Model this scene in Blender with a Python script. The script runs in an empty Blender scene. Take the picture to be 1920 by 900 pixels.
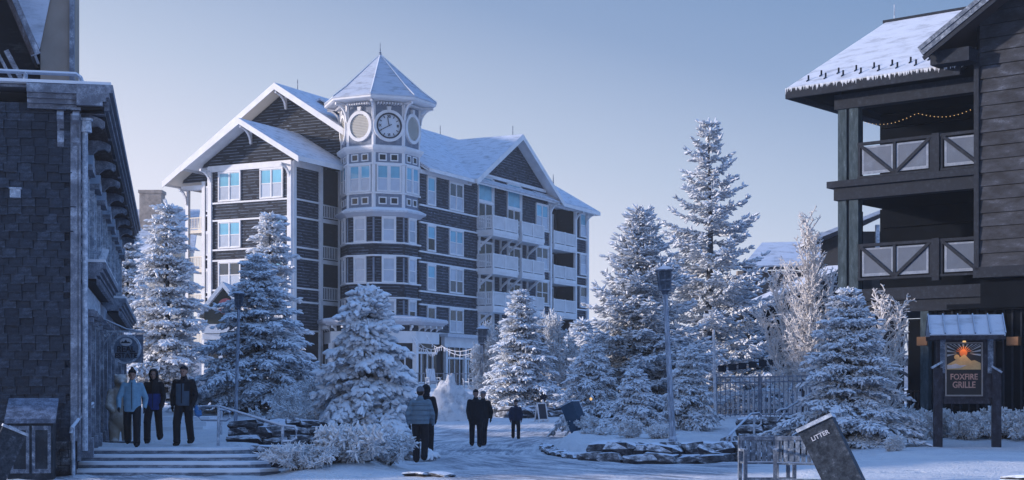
import bpy, bmesh, math, random
import numpy as np
from math import sin, cos, pi, radians, sqrt, atan2
from mathutils import Vector, Matrix, noise as mnoise

S = bpy.context.scene
COL = S.collection
# ------------------------------------------------------------------ camera
CAMZ = 1.65; FPX = 2900.0; HY = 738.0
cam_d = bpy.data.cameras.new("camera"); cam = bpy.data.objects.new("camera", cam_d); COL.objects.link(cam)
cam.location = (0, 0, CAMZ); cam.rotation_euler = (pi/2, 0, 0)
cam_d.sensor_width = 36.0; cam_d.lens = FPX/1920*36.0; cam_d.shift_y = (HY-450)/1920.0
cam_d.clip_start = 0.3; cam_d.clip_end = 6000
S.camera = cam
# ------------------------------------------------------------------ sky and sun
SUN_EL = radians(11.0)
SUN_DIR = Vector((-1.0, -0.12, 0.0)).normalized()*cos(SUN_EL) + Vector((0, 0, sin(SUN_EL)))
W = bpy.data.worlds.new("World"); S.world = W; W.use_nodes = True
nt = W.node_tree; nt.nodes.clear()
def wn(t, **k):
    n = nt.nodes.new(t)
    for a, b in k.items(): setattr(n, a, b)
    return n
wo = wn('ShaderNodeOutputWorld'); bg = wn('ShaderNodeBackground')
sky = wn('ShaderNodeTexSky', sky_type='NISHITA', sun_disc=False, sun_elevation=SUN_EL,
         sun_rotation=atan2(SUN_DIR.x, SUN_DIR.y), altitude=1400, air_density=1.0, dust_density=0.6, ozone_density=3.0)
bg.inputs['Strength'].default_value = 0.10
tc = wn('ShaderNodeTexCoord'); sx = wn('ShaderNodeSeparateXYZ')
nt.links.new(tc.outputs['Generated'], sx.inputs[0])
# dusk gradient of the clear winter sky: pale lilac at the horizon, deep blue overhead, brightened out of view to fill the shade (times 10, for strength 0.10)
mr = wn('ShaderNodeMapRange'); mr.inputs['From Min'].default_value = 0.0; mr.inputs['From Max'].default_value = 1.0
# side term: the sky is paler towards the sun (left) and bluer away from it
ma = wn('ShaderNodeMath', operation='MULTIPLY_ADD'); ma.inputs[1].default_value = 0.25; 
nt.links.new(sx.outputs['X'], ma.inputs[0]); nt.links.new(sx.outputs['Z'], ma.inputs[2])
nt.links.new(ma.outputs[0], mr.inputs['Value'])
cr = wn('ShaderNodeValToRGB'); nt.links.new(mr.outputs[0], cr.inputs[0])
el = cr.color_ramp.elements
def stop(p, c, first=False):
    e = el.new(p); e.color = (*c, 1)
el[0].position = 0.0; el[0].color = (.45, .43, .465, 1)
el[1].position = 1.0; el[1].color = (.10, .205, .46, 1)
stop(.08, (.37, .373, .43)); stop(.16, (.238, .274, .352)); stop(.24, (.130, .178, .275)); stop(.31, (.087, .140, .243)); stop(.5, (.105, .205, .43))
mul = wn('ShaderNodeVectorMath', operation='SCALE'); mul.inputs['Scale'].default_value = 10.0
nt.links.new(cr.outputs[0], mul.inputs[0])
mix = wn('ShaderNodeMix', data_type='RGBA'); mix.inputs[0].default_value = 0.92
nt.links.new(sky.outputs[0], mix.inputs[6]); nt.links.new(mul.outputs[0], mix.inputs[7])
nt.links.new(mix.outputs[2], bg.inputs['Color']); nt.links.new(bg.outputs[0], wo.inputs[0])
sun_d = bpy.data.lights.new("sun", 'SUN'); sun = bpy.data.objects.new("sun", sun_d); COL.objects.link(sun)
sun_d.energy = 1.9; sun_d.angle = radians(2.5); sun_d.color = (1.0, .87, .80)
sun.rotation_euler = SUN_DIR.to_track_quat('Z', 'Y').to_euler(); sun.location = (-60, 20, 60)
vs = S.view_settings
S.display_settings.display_device = 'sRGB'
vs.view_transform = 'Standard'; vs.look = 'None'; vs.exposure = 1.16; vs.gamma = 1.0; vs.use_curve_mapping = False
S.cycles.max_bounces = 5; S.cycles.diffuse_bounces = 3; S.cycles.glossy_bounces = 2; S.cycles.transmission_bounces = 2
S.cycles.use_denoising = True

# ------------------------------------------------------------------ helpers
I4 = Matrix.Identity(4)
WM = {}
def X_at(px, Y): return (px-960)/FPX*Y
def Z_at(py, Y): return CAMZ+(HY-py)/FPX*Y
def P3(px, py, Y): return Vector((X_at(px, Y), Y, Z_at(py, Y)))
def frame(o, ex, ey):
    ex = Vector(ex).normalized(); ey = Vector(ey).normalized(); ez = ex.cross(ey)
    M = Matrix.Identity(4)
    for i, v in enumerate((ex, ey, ez)):
        for j in range(3): M[j][i] = v[j]
    M.translation = Vector(o)
    return M
def T(x, y, z): return Matrix.Translation((x, y, z))
def RZ(a): return Matrix.Rotation(a, 4, 'Z')
def RX(a): return Matrix.Rotation(a, 4, 'X')
def RY(a): return Matrix.Rotation(a, 4, 'Y')
def place(o, parent, Wm):
    COL.objects.link(o)
    if parent is not None:
        o.parent = parent; o.matrix_local = WM[parent.name].inverted() @ Wm
    else: o.matrix_world = Wm
    WM[o.name] = Wm.copy()
    return o
def tag(o, label=None, cat=None, group=None, kind=None):
    if label: o['label'] = label
    if cat: o['category'] = cat
    if group: o['group'] = group
    if kind: o['kind'] = kind
    return o
def thing(name, label, cat, loc=(0, 0, 0), rz=0, group=None, M=None):
    o = bpy.data.objects.new(name, None); o.empty_display_size = .3
    Wm = M if M is not None else T(*loc) @ RZ(rz)
    place(o, None, Wm); tag(o, label, cat, group)
    return o
class MB:
    def __init__(s, M=None): s.v = []; s.f = []; s.m = []; s.M = M or I4; s.mi = 0
    def add(s, vs, fs, M=None):
        k = len(s.v); A = M if M is not None else s.M
        s.v += [tuple(A @ Vector(p)) for p in vs]
        s.f += [tuple(i+k for i in f) for f in fs]; s.m += [s.mi]*len(fs)
        return s
    def box(s, x0, x1, y0, y1, z0, z1, M=None):
        return s.add([(x0,y0,z0),(x1,y0,z0),(x1,y1,z0),(x0,y1,z0),(x0,y0,z1),(x1,y0,z1),(x1,y1,z1),(x0,y1,z1)],
              [(0,3,2,1),(4,5,6,7),(0,1,5,4),(1,2,6,5),(2,3,7,6),(3,0,4,7)], M)
    def cbox(s, c, d, M=None):
        return s.box(c[0]-d[0]/2, c[0]+d[0]/2, c[1]-d[1]/2, c[1]+d[1]/2, c[2]-d[2]/2, c[2]+d[2]/2, M)
    def poly(s, pts, y0, y1, M=None):      # outline in x,z (counter-clockwise seen from -y), extruded in y
        n = len(pts)
        vs = [(x, y0, z) for x, z in pts]+[(x, y1, z) for x, z in pts]
        fs = [tuple(range(n)), tuple(range(2*n-1, n-1, -1))]+[(i, i+n, (i+1) % n+n, (i+1) % n) for i in range(n)]
        return s.add(vs, fs, M)
    def polyz(s, pts, z0, z1, M=None):     # outline in x,y extruded in z
        n = len(pts)
        vs = [(x, y, z0) for x, y in pts]+[(x, y, z1) for x, y in pts]
        fs = [tuple(range(n-1, -1, -1)), tuple(range(n, 2*n))]+[(i, (i+1) % n, (i+1) % n+n, i+n) for i in range(n)]
        return s.add(vs, fs, M)
    def slab(s, q, t, M=None):             # four corner points (top) thickened downwards by t along the normal
        q = [Vector(p) for p in q]; nrm = (q[1]-q[0]).cross(q[2]-q[0]).normalized()
        if nrm.z < 0: nrm = -nrm
        n = len(q)
        vs = [tuple(p) for p in q]+[tuple(p-nrm*t) for p in q]
        fs = [tuple(range(n)), tuple(range(2*n-1, n-1, -1))]+[(i, i+n, (i+1) % n+n, (i+1) % n) for i in range(n)]
        return s.add(vs, fs, M)
    def cyl(s, c, r0, r1, z0, z1, n=12, M=None, ph=0):
        vs = [(c[0]+r*cos(2*pi*i/n+ph), c[1]+r*sin(2*pi*i/n+ph), z) for r, z in ((r0, z0), (r1, z1)) for i in range(n)]
        fs = [tuple(range(n-1, -1, -1)), tuple(range(n, 2*n))]+[(i, (i+1) % n, (i+1) % n+n, i+n) for i in range(n)]
        return s.add(vs, fs, M)
    def lathe(s, c, prof, n=12, M=None, sy=1):
        vs = [(c[0]+r*cos(2*pi*i/n), c[1]+sy*r*sin(2*pi*i/n), z) for r, z in prof for i in range(n)]
        fs = []
        for k in range(len(prof)-1):
            fs += [(k*n+i, k*n+(i+1) % n, (k+1)*n+(i+1) % n, (k+1)*n+i) for i in range(n)]
        fs += [tuple(range(n-1, -1, -1)), tuple(range((len(prof)-1)*n, len(prof)*n))]
        return s.add(vs, fs, M)
    def tube(s, pts, r, n=6, M=None, r2=None):
        pts = [Vector(p) for p in pts]; m = len(pts); rings = []
        for i, p in enumerate(pts):
            d = (pts[min(i+1, m-1)]-pts[max(i-1, 0)]).normalized()
            a = d.cross(Vector((0, 0, 1)))
            if a.length < .05: a = d.cross(Vector((0, 1, 0)))
            a.normalize(); b = d.cross(a)
            rr = r if r2 is None else r+(r2-r)*i/(m-1)
            rings += [tuple(p+a*rr*cos(2*pi*k/n)+b*rr*sin(2*pi*k/n)) for k in range(n)]
        fs = [(i*n+k, i*n+(k+1) % n, (i+1)*n+(k+1) % n, (i+1)*n+k) for i in range(m-1) for k in range(n)]
        fs += [tuple(range(n-1, -1, -1)), tuple(range((m-1)*n, m*n))]
        return s.add(rings, fs, M)
    def bar(s, a, b, w, h, M=None):        # rectangular bar between two points
        a = Vector(a); b = Vector(b); d = (b-a); L = d.length; d.normalize()
        up = Vector((0, 0, 1)) if abs(d.z) < .97 else Vector((0, 1, 0))
        sd = d.cross(up).normalized(); up = sd.cross(d)
        vs = []
        for p in (a, b):
            for u, v in ((-1, -1), (1, -1), (1, 1), (-1, 1)): vs.append(tuple(p+sd*u*w/2+up*v*h/2))
        return s.add(vs, [(3,2,1,0),(4,5,6,7),(0,1,5,4),(1,2,6,5),(2,3,7,6),(3,0,4,7)], M)
    def ring(s, c, r0, r1, y0, y1, n=32, sx=1, M=None):   # annulus in x,z plane with depth y0..y1
        vs = []
        for (r, y) in ((r1, y0), (r1, y1), (r0, y1), (r0, y0)):
            vs += [(c[0]+sx*r*cos(2*pi*i/n), y, c[1]+r*sin(2*pi*i/n)) for i in range(n)]
        fs = []
        for k in range(4):
            k2 = (k+1) % 4
            fs += [(k*n+i, k2*n+i, k2*n+(i+1) % n, k*n+(i+1) % n) for i in range(n)]
        return s.add(vs, fs, M)
    def disc(s, c, r, y0, y1, n=32, sx=1, M=None):
        return s.poly([(c[0]+sx*r*cos(2*pi*i/n), c[1]+r*sin(2*pi*i/n)) for i in range(n)], y0, y1, M)
    def lap(s, x0, x1, z0, z1, y=0, sp=.2, out=.035, clip=None):   # overlapping courses of siding facing -y
        z = z0
        while z < z1-.02:
            zt = min(z+sp, z1); a, b = x0, x1; at, bt = x0, x1
            if clip: a, b = clip(z); at, bt = clip(zt)
            if b-a > .02:
                if bt < at: at = bt = (at+bt)/2
                s.add([(a, y-out, z), (b, y-out, z), (bt, y, zt), (at, y, zt), (a, y, z), (b, y, z)], [(0, 1, 2, 3), (4, 5, 1, 0)])
            z = zt
        return s
    def mesh(s, name, mats, smooth=False):
        me = bpy.data.meshes.new(name); me.from_pydata(s.v, [], s.f)
        for m in (mats if isinstance(mats, (list, tuple)) else [mats]): me.materials.append(m)
        if any(s.m): me.polygons.foreach_set('material_index', s.m)
        if smooth: me.polygons.foreach_set('use_smooth', [True]*len(me.polygons))
        me.update(); return me
    def build(s, name, mats, parent=None, Wm=None, smooth=False):
        return put(name, s.mesh(name, mats, smooth), parent, Wm)
def put(name, me, parent=None, Wm=None):
    o = bpy.data.objects.new(name, me)
    return place(o, parent, Wm if Wm is not None else (WM[parent.name] if parent else I4))
def children(o): return [c for c in COL.objects if c.parent == o]
def copy_tree(src, Wm, kids=None, parent=None):
    c = src.copy()
    COL.objects.link(c)
    if parent is None: c.matrix_world = Wm
    else: c.parent = parent; c.matrix_local = src.matrix_local.copy()
    WM[c.name] = Wm.copy() if parent is None else WM[parent.name] @ src.matrix_local
    for k in kids_of(src): copy_tree(k, None, parent=c)
    return c
def kids_of(o): return list(o.children)
def np_mesh(name, v, f, mat, smooth=False):   # v (n,3), f (m,k) numpy
    me = bpy.data.meshes.new(name); n, k = f.shape
    me.vertices.add(len(v)); me.vertices.foreach_set('co', np.ascontiguousarray(v, dtype=np.float32).ravel())
    me.loops.add(n*k); me.loops.foreach_set('vertex_index', np.ascontiguousarray(f, dtype=np.int32).ravel())
    me.polygons.add(n); me.polygons.foreach_set('loop_start', np.arange(0, n*k, k, dtype=np.int32))
    me.polygons.foreach_set('loop_total', np.full(n, k, dtype=np.int32))
    if smooth: me.polygons.foreach_set('use_smooth', np.ones(n, dtype=bool))
    me.materials.append(mat); me.update(calc_edges=True); return me
def text_mesh(txt, size, depth, mat, align='CENTER', sx=1.0):
    cu = bpy.data.curves.new('t', 'FONT'); cu.body = txt; cu.size = size; cu.extrude = depth; cu.offset = size*.02; cu.align_x = align; cu.align_y = 'CENTER'
    cu.resolution_u = 3
    o = bpy.data.objects.new('t', cu); COL.objects.link(o)
    dg = bpy.context.evaluated_depsgraph_get(); me = bpy.data.meshes.new_from_object(o.evaluated_get(dg))
    bpy.data.objects.remove(o); me.transform(RX(pi/2) @ Matrix.Diagonal((sx, 1, 1, 1))); me.materials.clear(); me.materials.append(mat)
    return me
def rime(mb, x0, x1, z0, z1, y=0, sp=.22, out=.035, clip=None, p=.45, seed=0, per=.42):
    """scalloped lips of rime clinging to the lower edge of each siding course"""
    r = random.Random(seed); z = z0
    while z < z1-sp*.5:
        a, b = (x0, x1) if not clip else clip(z+sp*.5)
        x = a+r.uniform(0, .3)
        while x < b-.3:
            w = min(r.uniform(.5, 2.6), b-.02-x); h = sp*r.uniform(.10, .22)
            mb.add([(x, y-out-.005, z-.008), (x+w, y-out-.005, z-.008), (x+w*.97, y-out*(1-h/sp)-.006, z+h), (x+w*.03, y-out*(1-h/sp)-.006, z+h)], [(0, 1, 2, 3)])
            x += w+r.uniform(.05, .6)
        x = a+r.uniform(0, per*.3)
        while x < b-.12:
            w = per*r.uniform(.35, .9); x += r.uniform(0, per*.3); nn = .5+.5*mnoise.noise(Vector((x*.45+seed, z*.5, seed)))+.25*mnoise.noise(Vector((x*1.7, z*.2, seed+5)))
            if nn > 1-p+r.uniform(-.12, .12):
                w = min(w, b-x-.02); h = sp*r.uniform(.18, .45); yo = y-out-.006; yt = y-out*(1-h/sp)-.008
                mb.add([(x, yo, z-.012), (x+w, yo, z-.012), (x+w*.72, yt, z+h), (x+w*.3, yt, z+h*r.uniform(.7, 1))], [(0, 1, 2, 3)])
            x += per
        z += sp
    return mb
# ------------------------------------------------------------------ materials
def newmat(name):
    m = bpy.data.materials.new(name); m.use_nodes = True
    return m, m.node_tree, m.node_tree.nodes['Principled BSDF']
def N(t, typ, **k):
    n = t.nodes.new(typ)
    for a, b in k.items():
        if a.startswith('i_'): n.inputs[a[2:]].default_value = b
        else: setattr(n, a, b)
    return n
def coords(t, scale=(1, 1, 1), kind='Object'):
    c = N(t, 'ShaderNodeTexCoord'); m = N(t, 'ShaderNodeMapping'); m.inputs['Scale'].default_value = scale
    t.links.new(c.outputs[kind], m.inputs[0]); return m.outputs[0]
def ramp(t, src, stops):
    r = N(t, 'ShaderNodeValToRGB'); e = r.color_ramp.elements
    e[0].position = stops[0][0]; e[0].color = (*stops[0][1], 1); e[1].position = stops[-1][0]; e[1].color = (*stops[-1][1], 1)
    for p, c in stops[1:-1]:
        q = e.new(p); q.color = (*c, 1)
    t.links.new(src, r.inputs[0]); return r.outputs[0]
def noise_out(t, vec, scale, detail=4, rough=.55, dist=0):
    n = N(t, 'ShaderNodeTexNoise'); n.inputs['Scale'].default_value = scale; n.inputs['Detail'].default_value = detail
    n.inputs['Roughness'].default_value = rough; n.inputs['Distortion'].default_value = dist
    t.links.new(vec, n.inputs['Vector']); return n.outputs['Fac']
def bump(t, b, src, strength=.4, dist=.02):
    n = N(t, 'ShaderNodeBump'); n.inputs['Strength'].default_value = strength; n.inputs['Distance'].default_value = dist
    t.links.new(src, n.inputs['Height']); t.links.new(n.outputs[0], b.inputs['Normal'])
def mat_simple(name, c, rough=.6, var=.12, scale=3.0, metal=0, spec=.3, bmp=0.0, kind='Object'):
    m, t, b = newmat(name); b.inputs['Roughness'].default_value = rough; b.inputs['Metallic'].default_value = metal
    b.inputs['Specular IOR Level'].default_value = spec
    n = noise_out(t, coords(t, kind=kind), scale, 5)
    c2 = tuple(min(1, x*(1+var)) for x in c); c1 = tuple(x*(1-var) for x in c)
    t.links.new(ramp(t, n, [(.3, c1), (.7, c2)]), b.inputs['Base Color'])
    if bmp: bump(t, b, n, bmp, .02)
    return m
def mat_frosted(name, dark, frost, amt=.5, scale=(1, 1, 1), nscale=2.5, rough=.75, up=.5, soft=.08, rnd=0.0, spec=.2, fine=40):
    """a dark surface with rime and blown snow: frost gathers in patches and on faces that look up"""
    m, t, b = newmat(name); b.inputs['Roughness'].default_value = rough; b.inputs['Specular IOR Level'].default_value = spec
    v = coords(t, scale)
    n = noise_out(t, v, nscale, 7, .7)
    n2 = noise_out(t, v, fine, 2, .6)
    g = N(t, 'ShaderNodeNewGeometry'); s = N(t, 'ShaderNodeSeparateXYZ'); t.links.new(g.outputs['Normal'], s.inputs[0])
    a = N(t, 'ShaderNodeMath', operation='MULTIPLY_ADD'); t.links.new(s.outputs['Z'], a.inputs[0]); a.inputs[1].default_value = up; t.links.new(n, a.inputs[2])
    a2 = N(t, 'ShaderNodeMath', operation='MULTIPLY_ADD'); t.links.new(n2, a2.inputs[0]); a2.inputs[1].default_value = .25; t.links.new(a.outputs[0], a2.inputs[2])
    last = a2.outputs[0]
    if rnd:
        oi = N(t, 'ShaderNodeObjectInfo'); a3 = N(t, 'ShaderNodeMath', operation='MULTIPLY_ADD')
        t.links.new(oi.outputs['Random'], a3.inputs[0]); a3.inputs[1].default_value = rnd; t.links.new(last, a3.inputs[2]); last = a3.outputs[0]
    c0 = 1.0-amt+.125
    mid = tuple(d*.6+f*.4 for d, f in zip(dark, frost))
    t.links.new(ramp(t, last, [(c0-soft-.14, dark), (c0-.03, tuple(d*.88+f*.12 for d, f in zip(dark, frost))), (c0+soft, mid), (min(1, c0+soft*2.5), frost)]), b.inputs['Base Color'])
    bump(t, b, n, .35, .02)
    return m
M = {}
M['snow'] = mat_simple('snow', (.80, .83, .88), .85, .05, 1.5, bmp=.6)
M['roof_snow'] = None
def mk_roof(name='roof_snow', sp=.35, c=(.60, .64, .72)):
    m, t, b = newmat(name); b.inputs['Roughness'].default_value = .8
    v = coords(t); s = N(t, 'ShaderNodeSeparateXYZ'); t.links.new(v, s.inputs[0])
    wv = N(t, 'ShaderNodeMath', operation='MULTIPLY'); t.links.new(s.outputs['Z'], wv.inputs[0]); wv.inputs[1].default_value = 1/sp
    fr = N(t, 'ShaderNodeMath', operation='FRACT'); t.links.new(wv.outputs[0], fr.inputs[0])
    n = noise_out(t, coords(t, (1, 1, 4)), 1.2, 6, .65)
    t.links.new(ramp(t, n, [(.28, tuple(x*.55 for x in c)), (.5, c), (.75, tuple(min(1, x*1.08) for x in c))]), b.inputs['Base Color'])
    ad = N(t, 'ShaderNodeMath', operation='ADD'); t.links.new(fr.outputs[0], ad.inputs[0]); t.links.new(n, ad.inputs[1])
    bump(t, b, ad.outputs[0], .5, .05); return m
M['roof_snow'] = mk_roof()
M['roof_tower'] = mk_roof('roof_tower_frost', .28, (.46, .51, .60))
M['white'] = mat_simple('white_trim_paint', (.74, .74, .76), .55, .10, 1.3)
M['white_frost'] = mat_frosted('white_trim_rimed', (.50, .52, .58), (.78, .80, .84), .5, nscale=3)
M['cream'] = mat_simple('cream_soffit_paint', (.74, .66, .55), .6, .06, 1.0)
M['siding'] = mat_frosted('dark_shingle_siding', (.016, .018, .026), (.34, .40, .50), .34, (1.5, 1.5, 5.0), 1.7, up=.0, soft=.05)
M['siding_bare'] = mat_frosted('dark_shingle_bare', (.014, .016, .022), (.34, .40, .50), .22, (1.2, 1.2, 4.0), 1.6, up=.0)
M['siding_rime'] = mat_frosted('shingle_siding_rimed', (.016, .019, .027), (.34, .41, .52), .38, (1.6, 1.6, 4.0), 1.8, up=.0, soft=.06)
M['panel'] = mat_frosted('grey_panel_paint', (.16, .19, .25), (.5, .55, .62), .42, nscale=3)
def mk_glass(name, c, rough=.06, spec=.8, var=.15):
    m, t, b = newmat(name); b.inputs['Roughness'].default_value = rough; b.inputs['Specular IOR Level'].default_value = spec
    oi = N(t, 'ShaderNodeObjectInfo')
    n = noise_out(t, coords(t), 1.3, 3)
    ad = N(t, 'ShaderNodeMath', operation='MULTIPLY_ADD'); t.links.new(oi.outputs['Random'], ad.inputs[0]); ad.inputs[1].default_value = .5; t.links.new(n, ad.inputs[2])
    t.links.new(ramp(t, ad.outputs[0], [(.35, tuple(x*(1-var) for x in c)), (1.0, tuple(min(1, x*(1+var)) for x in c))]), b.inputs['Base Color'])
    return m
M['glass'] = mk_glass('window_glass', (.035, .045, .06), .05, 1.0, .4)
M['glass_dark'] = mk_glass('dark_window_glass', (.012, .014, .018), .08, .5)
M['glass_cyan'] = mk_glass('sky_painted_window_glass', (.17, .44, .58), .08, .8, .25)  # cyan sky reflection painted into the base colour of the panes
M['blind'] = mk_glass('pane_with_pale_blind', (.40, .45, .53), .15, .7, .25)
M['frost_glass'] = mat_frosted('frosted_glass', (.055, .08, .13), (.20, .27, .38), .42, nscale=1.6, rough=.4, up=0, soft=.2)
M['metal'] = mat_frosted('rimed_dark_metal', (.05, .07, .11), (.45, .52, .62), .50, nscale=6, up=.45)
M['rail'] = mat_frosted('rimed_rail_metal', (.20, .25, .33), (.62, .68, .76), .60, nscale=8, up=.5)
M['bark'] = mat_frosted('rimed_bark', (.025, .025, .03), (.42, .47, .55), .42, nscale=9, up=.3)
M['stone'] = mat_frosted('dark_ledge_stone', (.024, .025, .032), (.70, .75, .83), .34, nscale=4, up=.40, soft=.07, rnd=.10)
# ================================================================== ground
def ss(a, b, x):
    t = np.clip((x-a)/(b-a), 0, 1); return t*t*(3-2*t)
def poly_sd(poly, X, Y):    # signed distance, positive inside
    d = np.full(X.shape, 1e9); inside = np.zeros(X.shape, bool); n = len(poly)
    for i in range(n):
        ax, ay = poly[i]; bx, by = poly[(i+1) % n]
        ex, ey = bx-ax, by-ay; wx, wy = X-ax, Y-ay
        t = np.clip((wx*ex+wy*ey)/(ex*ex+ey*ey), 0, 1)
        d = np.minimum(d, np.hypot(wx-ex*t, wy-ey*t))
        c = ((ay > Y) != (by > Y)) & (X < (bx-ax)*(Y-ay)/(by-ay+1e-12)+ax)
        inside ^= c
    return np.where(inside, d, -d)
TERR = [(-12, 33.6), (-6.3, 33.6), (-5.9, 35.5), (-6.6, 45), (-7.5, 60), (-30, 60), (-30, 33.6)]
LBED = [(-5.0, 30.0), (-2.2, 30.5), (-2.35, 36), (-3.1, 44), (-4.6, 58), (-7.4, 74), (-14, 74), (-7.4, 58), (-6.3, 45), (-5.6, 36.6), (-5.2, 33.8)]
ISL = [(1.9, 38.2), (1.25, 43), (1.15, 46.5), (1.9, 52), (2.9, 60), (4.5, 72), (16, 74), (26, 60), (9.5, 48), (6.2, 43.5), (5.4, 38.4), (3.6, 37.2)]
RLAWN = [(4.9, 29.5), (5.9, 34), (7.6, 40), (11, 47), (30, 50), (30, 18), (6.0, 18), (5.2, 25)]
def gz_np(X, Y):
    z = 2.0*ss(62, 112, Y)+.0*X
    left = .45+.75*ss(42, 62, Y)
    z = np.maximum(z, 0)
    sd = poly_sd(TERR, X, Y); w = ss(0, .12, sd); z = z*(1-w)+np.maximum(z, left)*w
    sd = poly_sd(LBED, X, Y); w = ss(0, 1.1, sd); h = .12+.38*ss(31, 37, Y)+.5*ss(42, 62, Y)
    z = np.where(sd > -0.01, np.maximum(z, z*(1-w)+h*w), z)
    sd = poly_sd(ISL, X, Y); w = ss(0, .5, sd); h = .33+.42*ss(42, 60, Y)
    z = np.where(sd > 0, np.maximum(z, z*(1-w)+h*w), z)
    sd = poly_sd(RLAWN, X, Y); w = ss(0, .8, sd); h = .10+.12*ss(6, 11, X)+.2*ss(40, 50, Y)
    z = np.where(sd > 0, np.maximum(z, z*(1-w)+h*w), z)
    far = ss(180, 700, Y)*12
    return z+far
def gz(x, y): return float(gz_np(np.array([float(x)]), np.array([float(y)]))[0])
def road_mask(X, Y):
    d = np.minimum.reduce([-poly_sd(TERR, X, Y), -poly_sd(LBED, X, Y), -poly_sd(ISL, X, Y), -poly_sd(RLAWN, X, Y)])
    return np.clip(d/1.2, 0, 1)*ss(78, 62, Y)
def spaced(a, b, step, far, k=1.25):
    c = list(np.arange(a, b+1e-6, step)); s = step; x = b
    while x < far: s *= k; x += s; c.append(x)
    return c
xs_r = spaced(0, 22, .22, 3200); xs = np.array([-x for x in xs_r[:0:-1]]+xs_r)
ys = np.array([-400, -200, -100, -50, -20, 0, 10, 18, 22, 25]+spaced(26, 64, .22, 64)+spaced(64.5, 122, .7, 4500, 1.3))
GX, GY = np.meshgrid(xs, ys)
GZ = gz_np(GX, GY)
lump = np.array([mnoise.fractal(Vector((x*.35, y*.35, 0)), .9, 2, 5) for x, y in zip(GX.ravel(), GY.ravel())]).reshape(GX.shape)
hill = np.array([mnoise.fractal(Vector((x*.004, y*.004, 3)), .9, 2, 4) if y > 180 else 0 for x, y in zip(GX.ravel(), GY.ravel())]).reshape(GX.shape)
rm = road_mask(GX, GY)
GZ = GZ+lump*(.07-.055*rm)*(GY > 20)+hill*8*ss(180, 600, GY)
# packed ruts in the road, curving round the island
RC = np.array([[9, 24], [4.2, 29.5], [.6, 35], [-1.2, 42], [-.9, 50], [1.0, 62], [3, 76]])
def rut_coord(X, Y):
    best = np.full(X.shape, 1e9); u = np.zeros(X.shape)
    for (ax, ay), (bx, by) in zip(RC[:-1], RC[1:]):
        ex, ey = bx-ax, by-ay; L = math.hypot(ex, ey); wx, wy = X-ax, Y-ay
        t = np.clip((wx*ex+wy*ey)/(L*L), 0, 1); d = np.hypot(wx-ex*t, wy-ey*t)
        sgn = np.sign(ex*wy-ey*wx); m = d < best
        best = np.where(m, d, best); u = np.where(m, d*sgn, u)
    return u
RU = rut_coord(GX, GY)
GZ = GZ-rm*.018*(np.sin(RU*4.2)+.6*np.sin(RU*9.7+1.3))
nx, ny = len(xs), len(ys)
gi = np.arange(nx*ny).reshape(ny, nx)
gf = np.stack([gi[:-1, :-1], gi[:-1, 1:], gi[1:, 1:], gi[1:, :-1]], -1).reshape(-1, 4)
m, t, b = newmat('snow_ground'); b.inputs['Roughness'].default_value = .8; b.inputs['Specular IOR Level'].default_value = .25
v = coords(t); at = N(t, 'ShaderNodeAttribute', attribute_name='road'); au = N(t, 'ShaderNodeAttribute', attribute_name='rut')
n1 = noise_out(t, v, .9, 8, .65); n2 = noise_out(t, v, 14, 4, .6); n3 = noise_out(t, v, .02, 5, .6); n4 = noise_out(t, v, .35, 5, .6)
cmb = N(t, 'ShaderNodeCombineXYZ'); t.links.new(au.outputs['Fac'], cmb.inputs[0])
vv = N(t, 'ShaderNodeVectorMath', operation='MULTIPLY_ADD'); t.links.new(v, vv.inputs[0]); vv.inputs[1].default_value = (.0, .05, 0); t.links.new(cmb.outputs[0], vv.inputs[2])
streak = noise_out(t, vv.outputs[0], 5.0, 6, .8)
pw = N(t, 'ShaderNodeMath', operation='MULTIPLY_ADD'); t.links.new(n4, pw.inputs[0]); pw.inputs[1].default_value = .5; t.links.new(streak, pw.inputs[2])
icy = ramp(t, pw.outputs[0], [(.66, (.84, .86, .90)), (.74, (.58, .61, .68)), (.84, (.26, .29, .35))])
snowc = ramp(t, n1, [(.3, (.72, .76, .83)), (.65, (.86, .88, .91))])
mx = N(t, 'ShaderNodeMix', data_type='RGBA'); t.links.new(at.outputs['Fac'], mx.inputs[0]); t.links.new(snowc, mx.inputs[6]); t.links.new(icy, mx.inputs[7])
# far slopes carry a bare winter forest
sy_ = N(t, 'ShaderNodeSeparateXYZ'); t.links.new(v, sy_.inputs[0])
fy = N(t, 'ShaderNodeMapRange'); t.links.new(sy_.outputs['Y'], fy.inputs[0]); fy.inputs[1].default_value = 170; fy.inputs[2].default_value = 260
nf = noise_out(t, v, .35, 5, .8)
fc = ramp(t, nf, [(.40, (.14, .15, .19)), (.6, (.50, .52, .58))])
mx2 = N(t, 'ShaderNodeMix', data_type='RGBA'); t.links.new(fy.outputs[0], mx2.inputs[0]); t.links.new(mx.outputs[2], mx2.inputs[6]); t.links.new(fc, mx2.inputs[7])
t.links.new(mx2.outputs[2], b.inputs['Base Color'])
vo = N(t, 'ShaderNodeTexVoronoi', feature='SMOOTH_F1'); vo.inputs['Scale'].default_value = 2.3; vo.inputs['Smoothness'].default_value = .3; vo.inputs['Randomness'].default_value = 1.0; t.links.new(v, vo.inputs['Vector'])
vm = N(t, 'ShaderNodeMapRange'); t.links.new(vo.outputs['Distance'], vm.inputs[0]); vm.inputs[1].default_value = .08; vm.inputs[2].default_value = .30
n5 = noise_out(t, v, .28, 3, .5); vk = N(t, 'ShaderNodeMapRange'); t.links.new(n5, vk.inputs[0]); vk.inputs[1].default_value = .42; vk.inputs[2].default_value = .6; vk.inputs[4].default_value = 1.3
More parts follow.
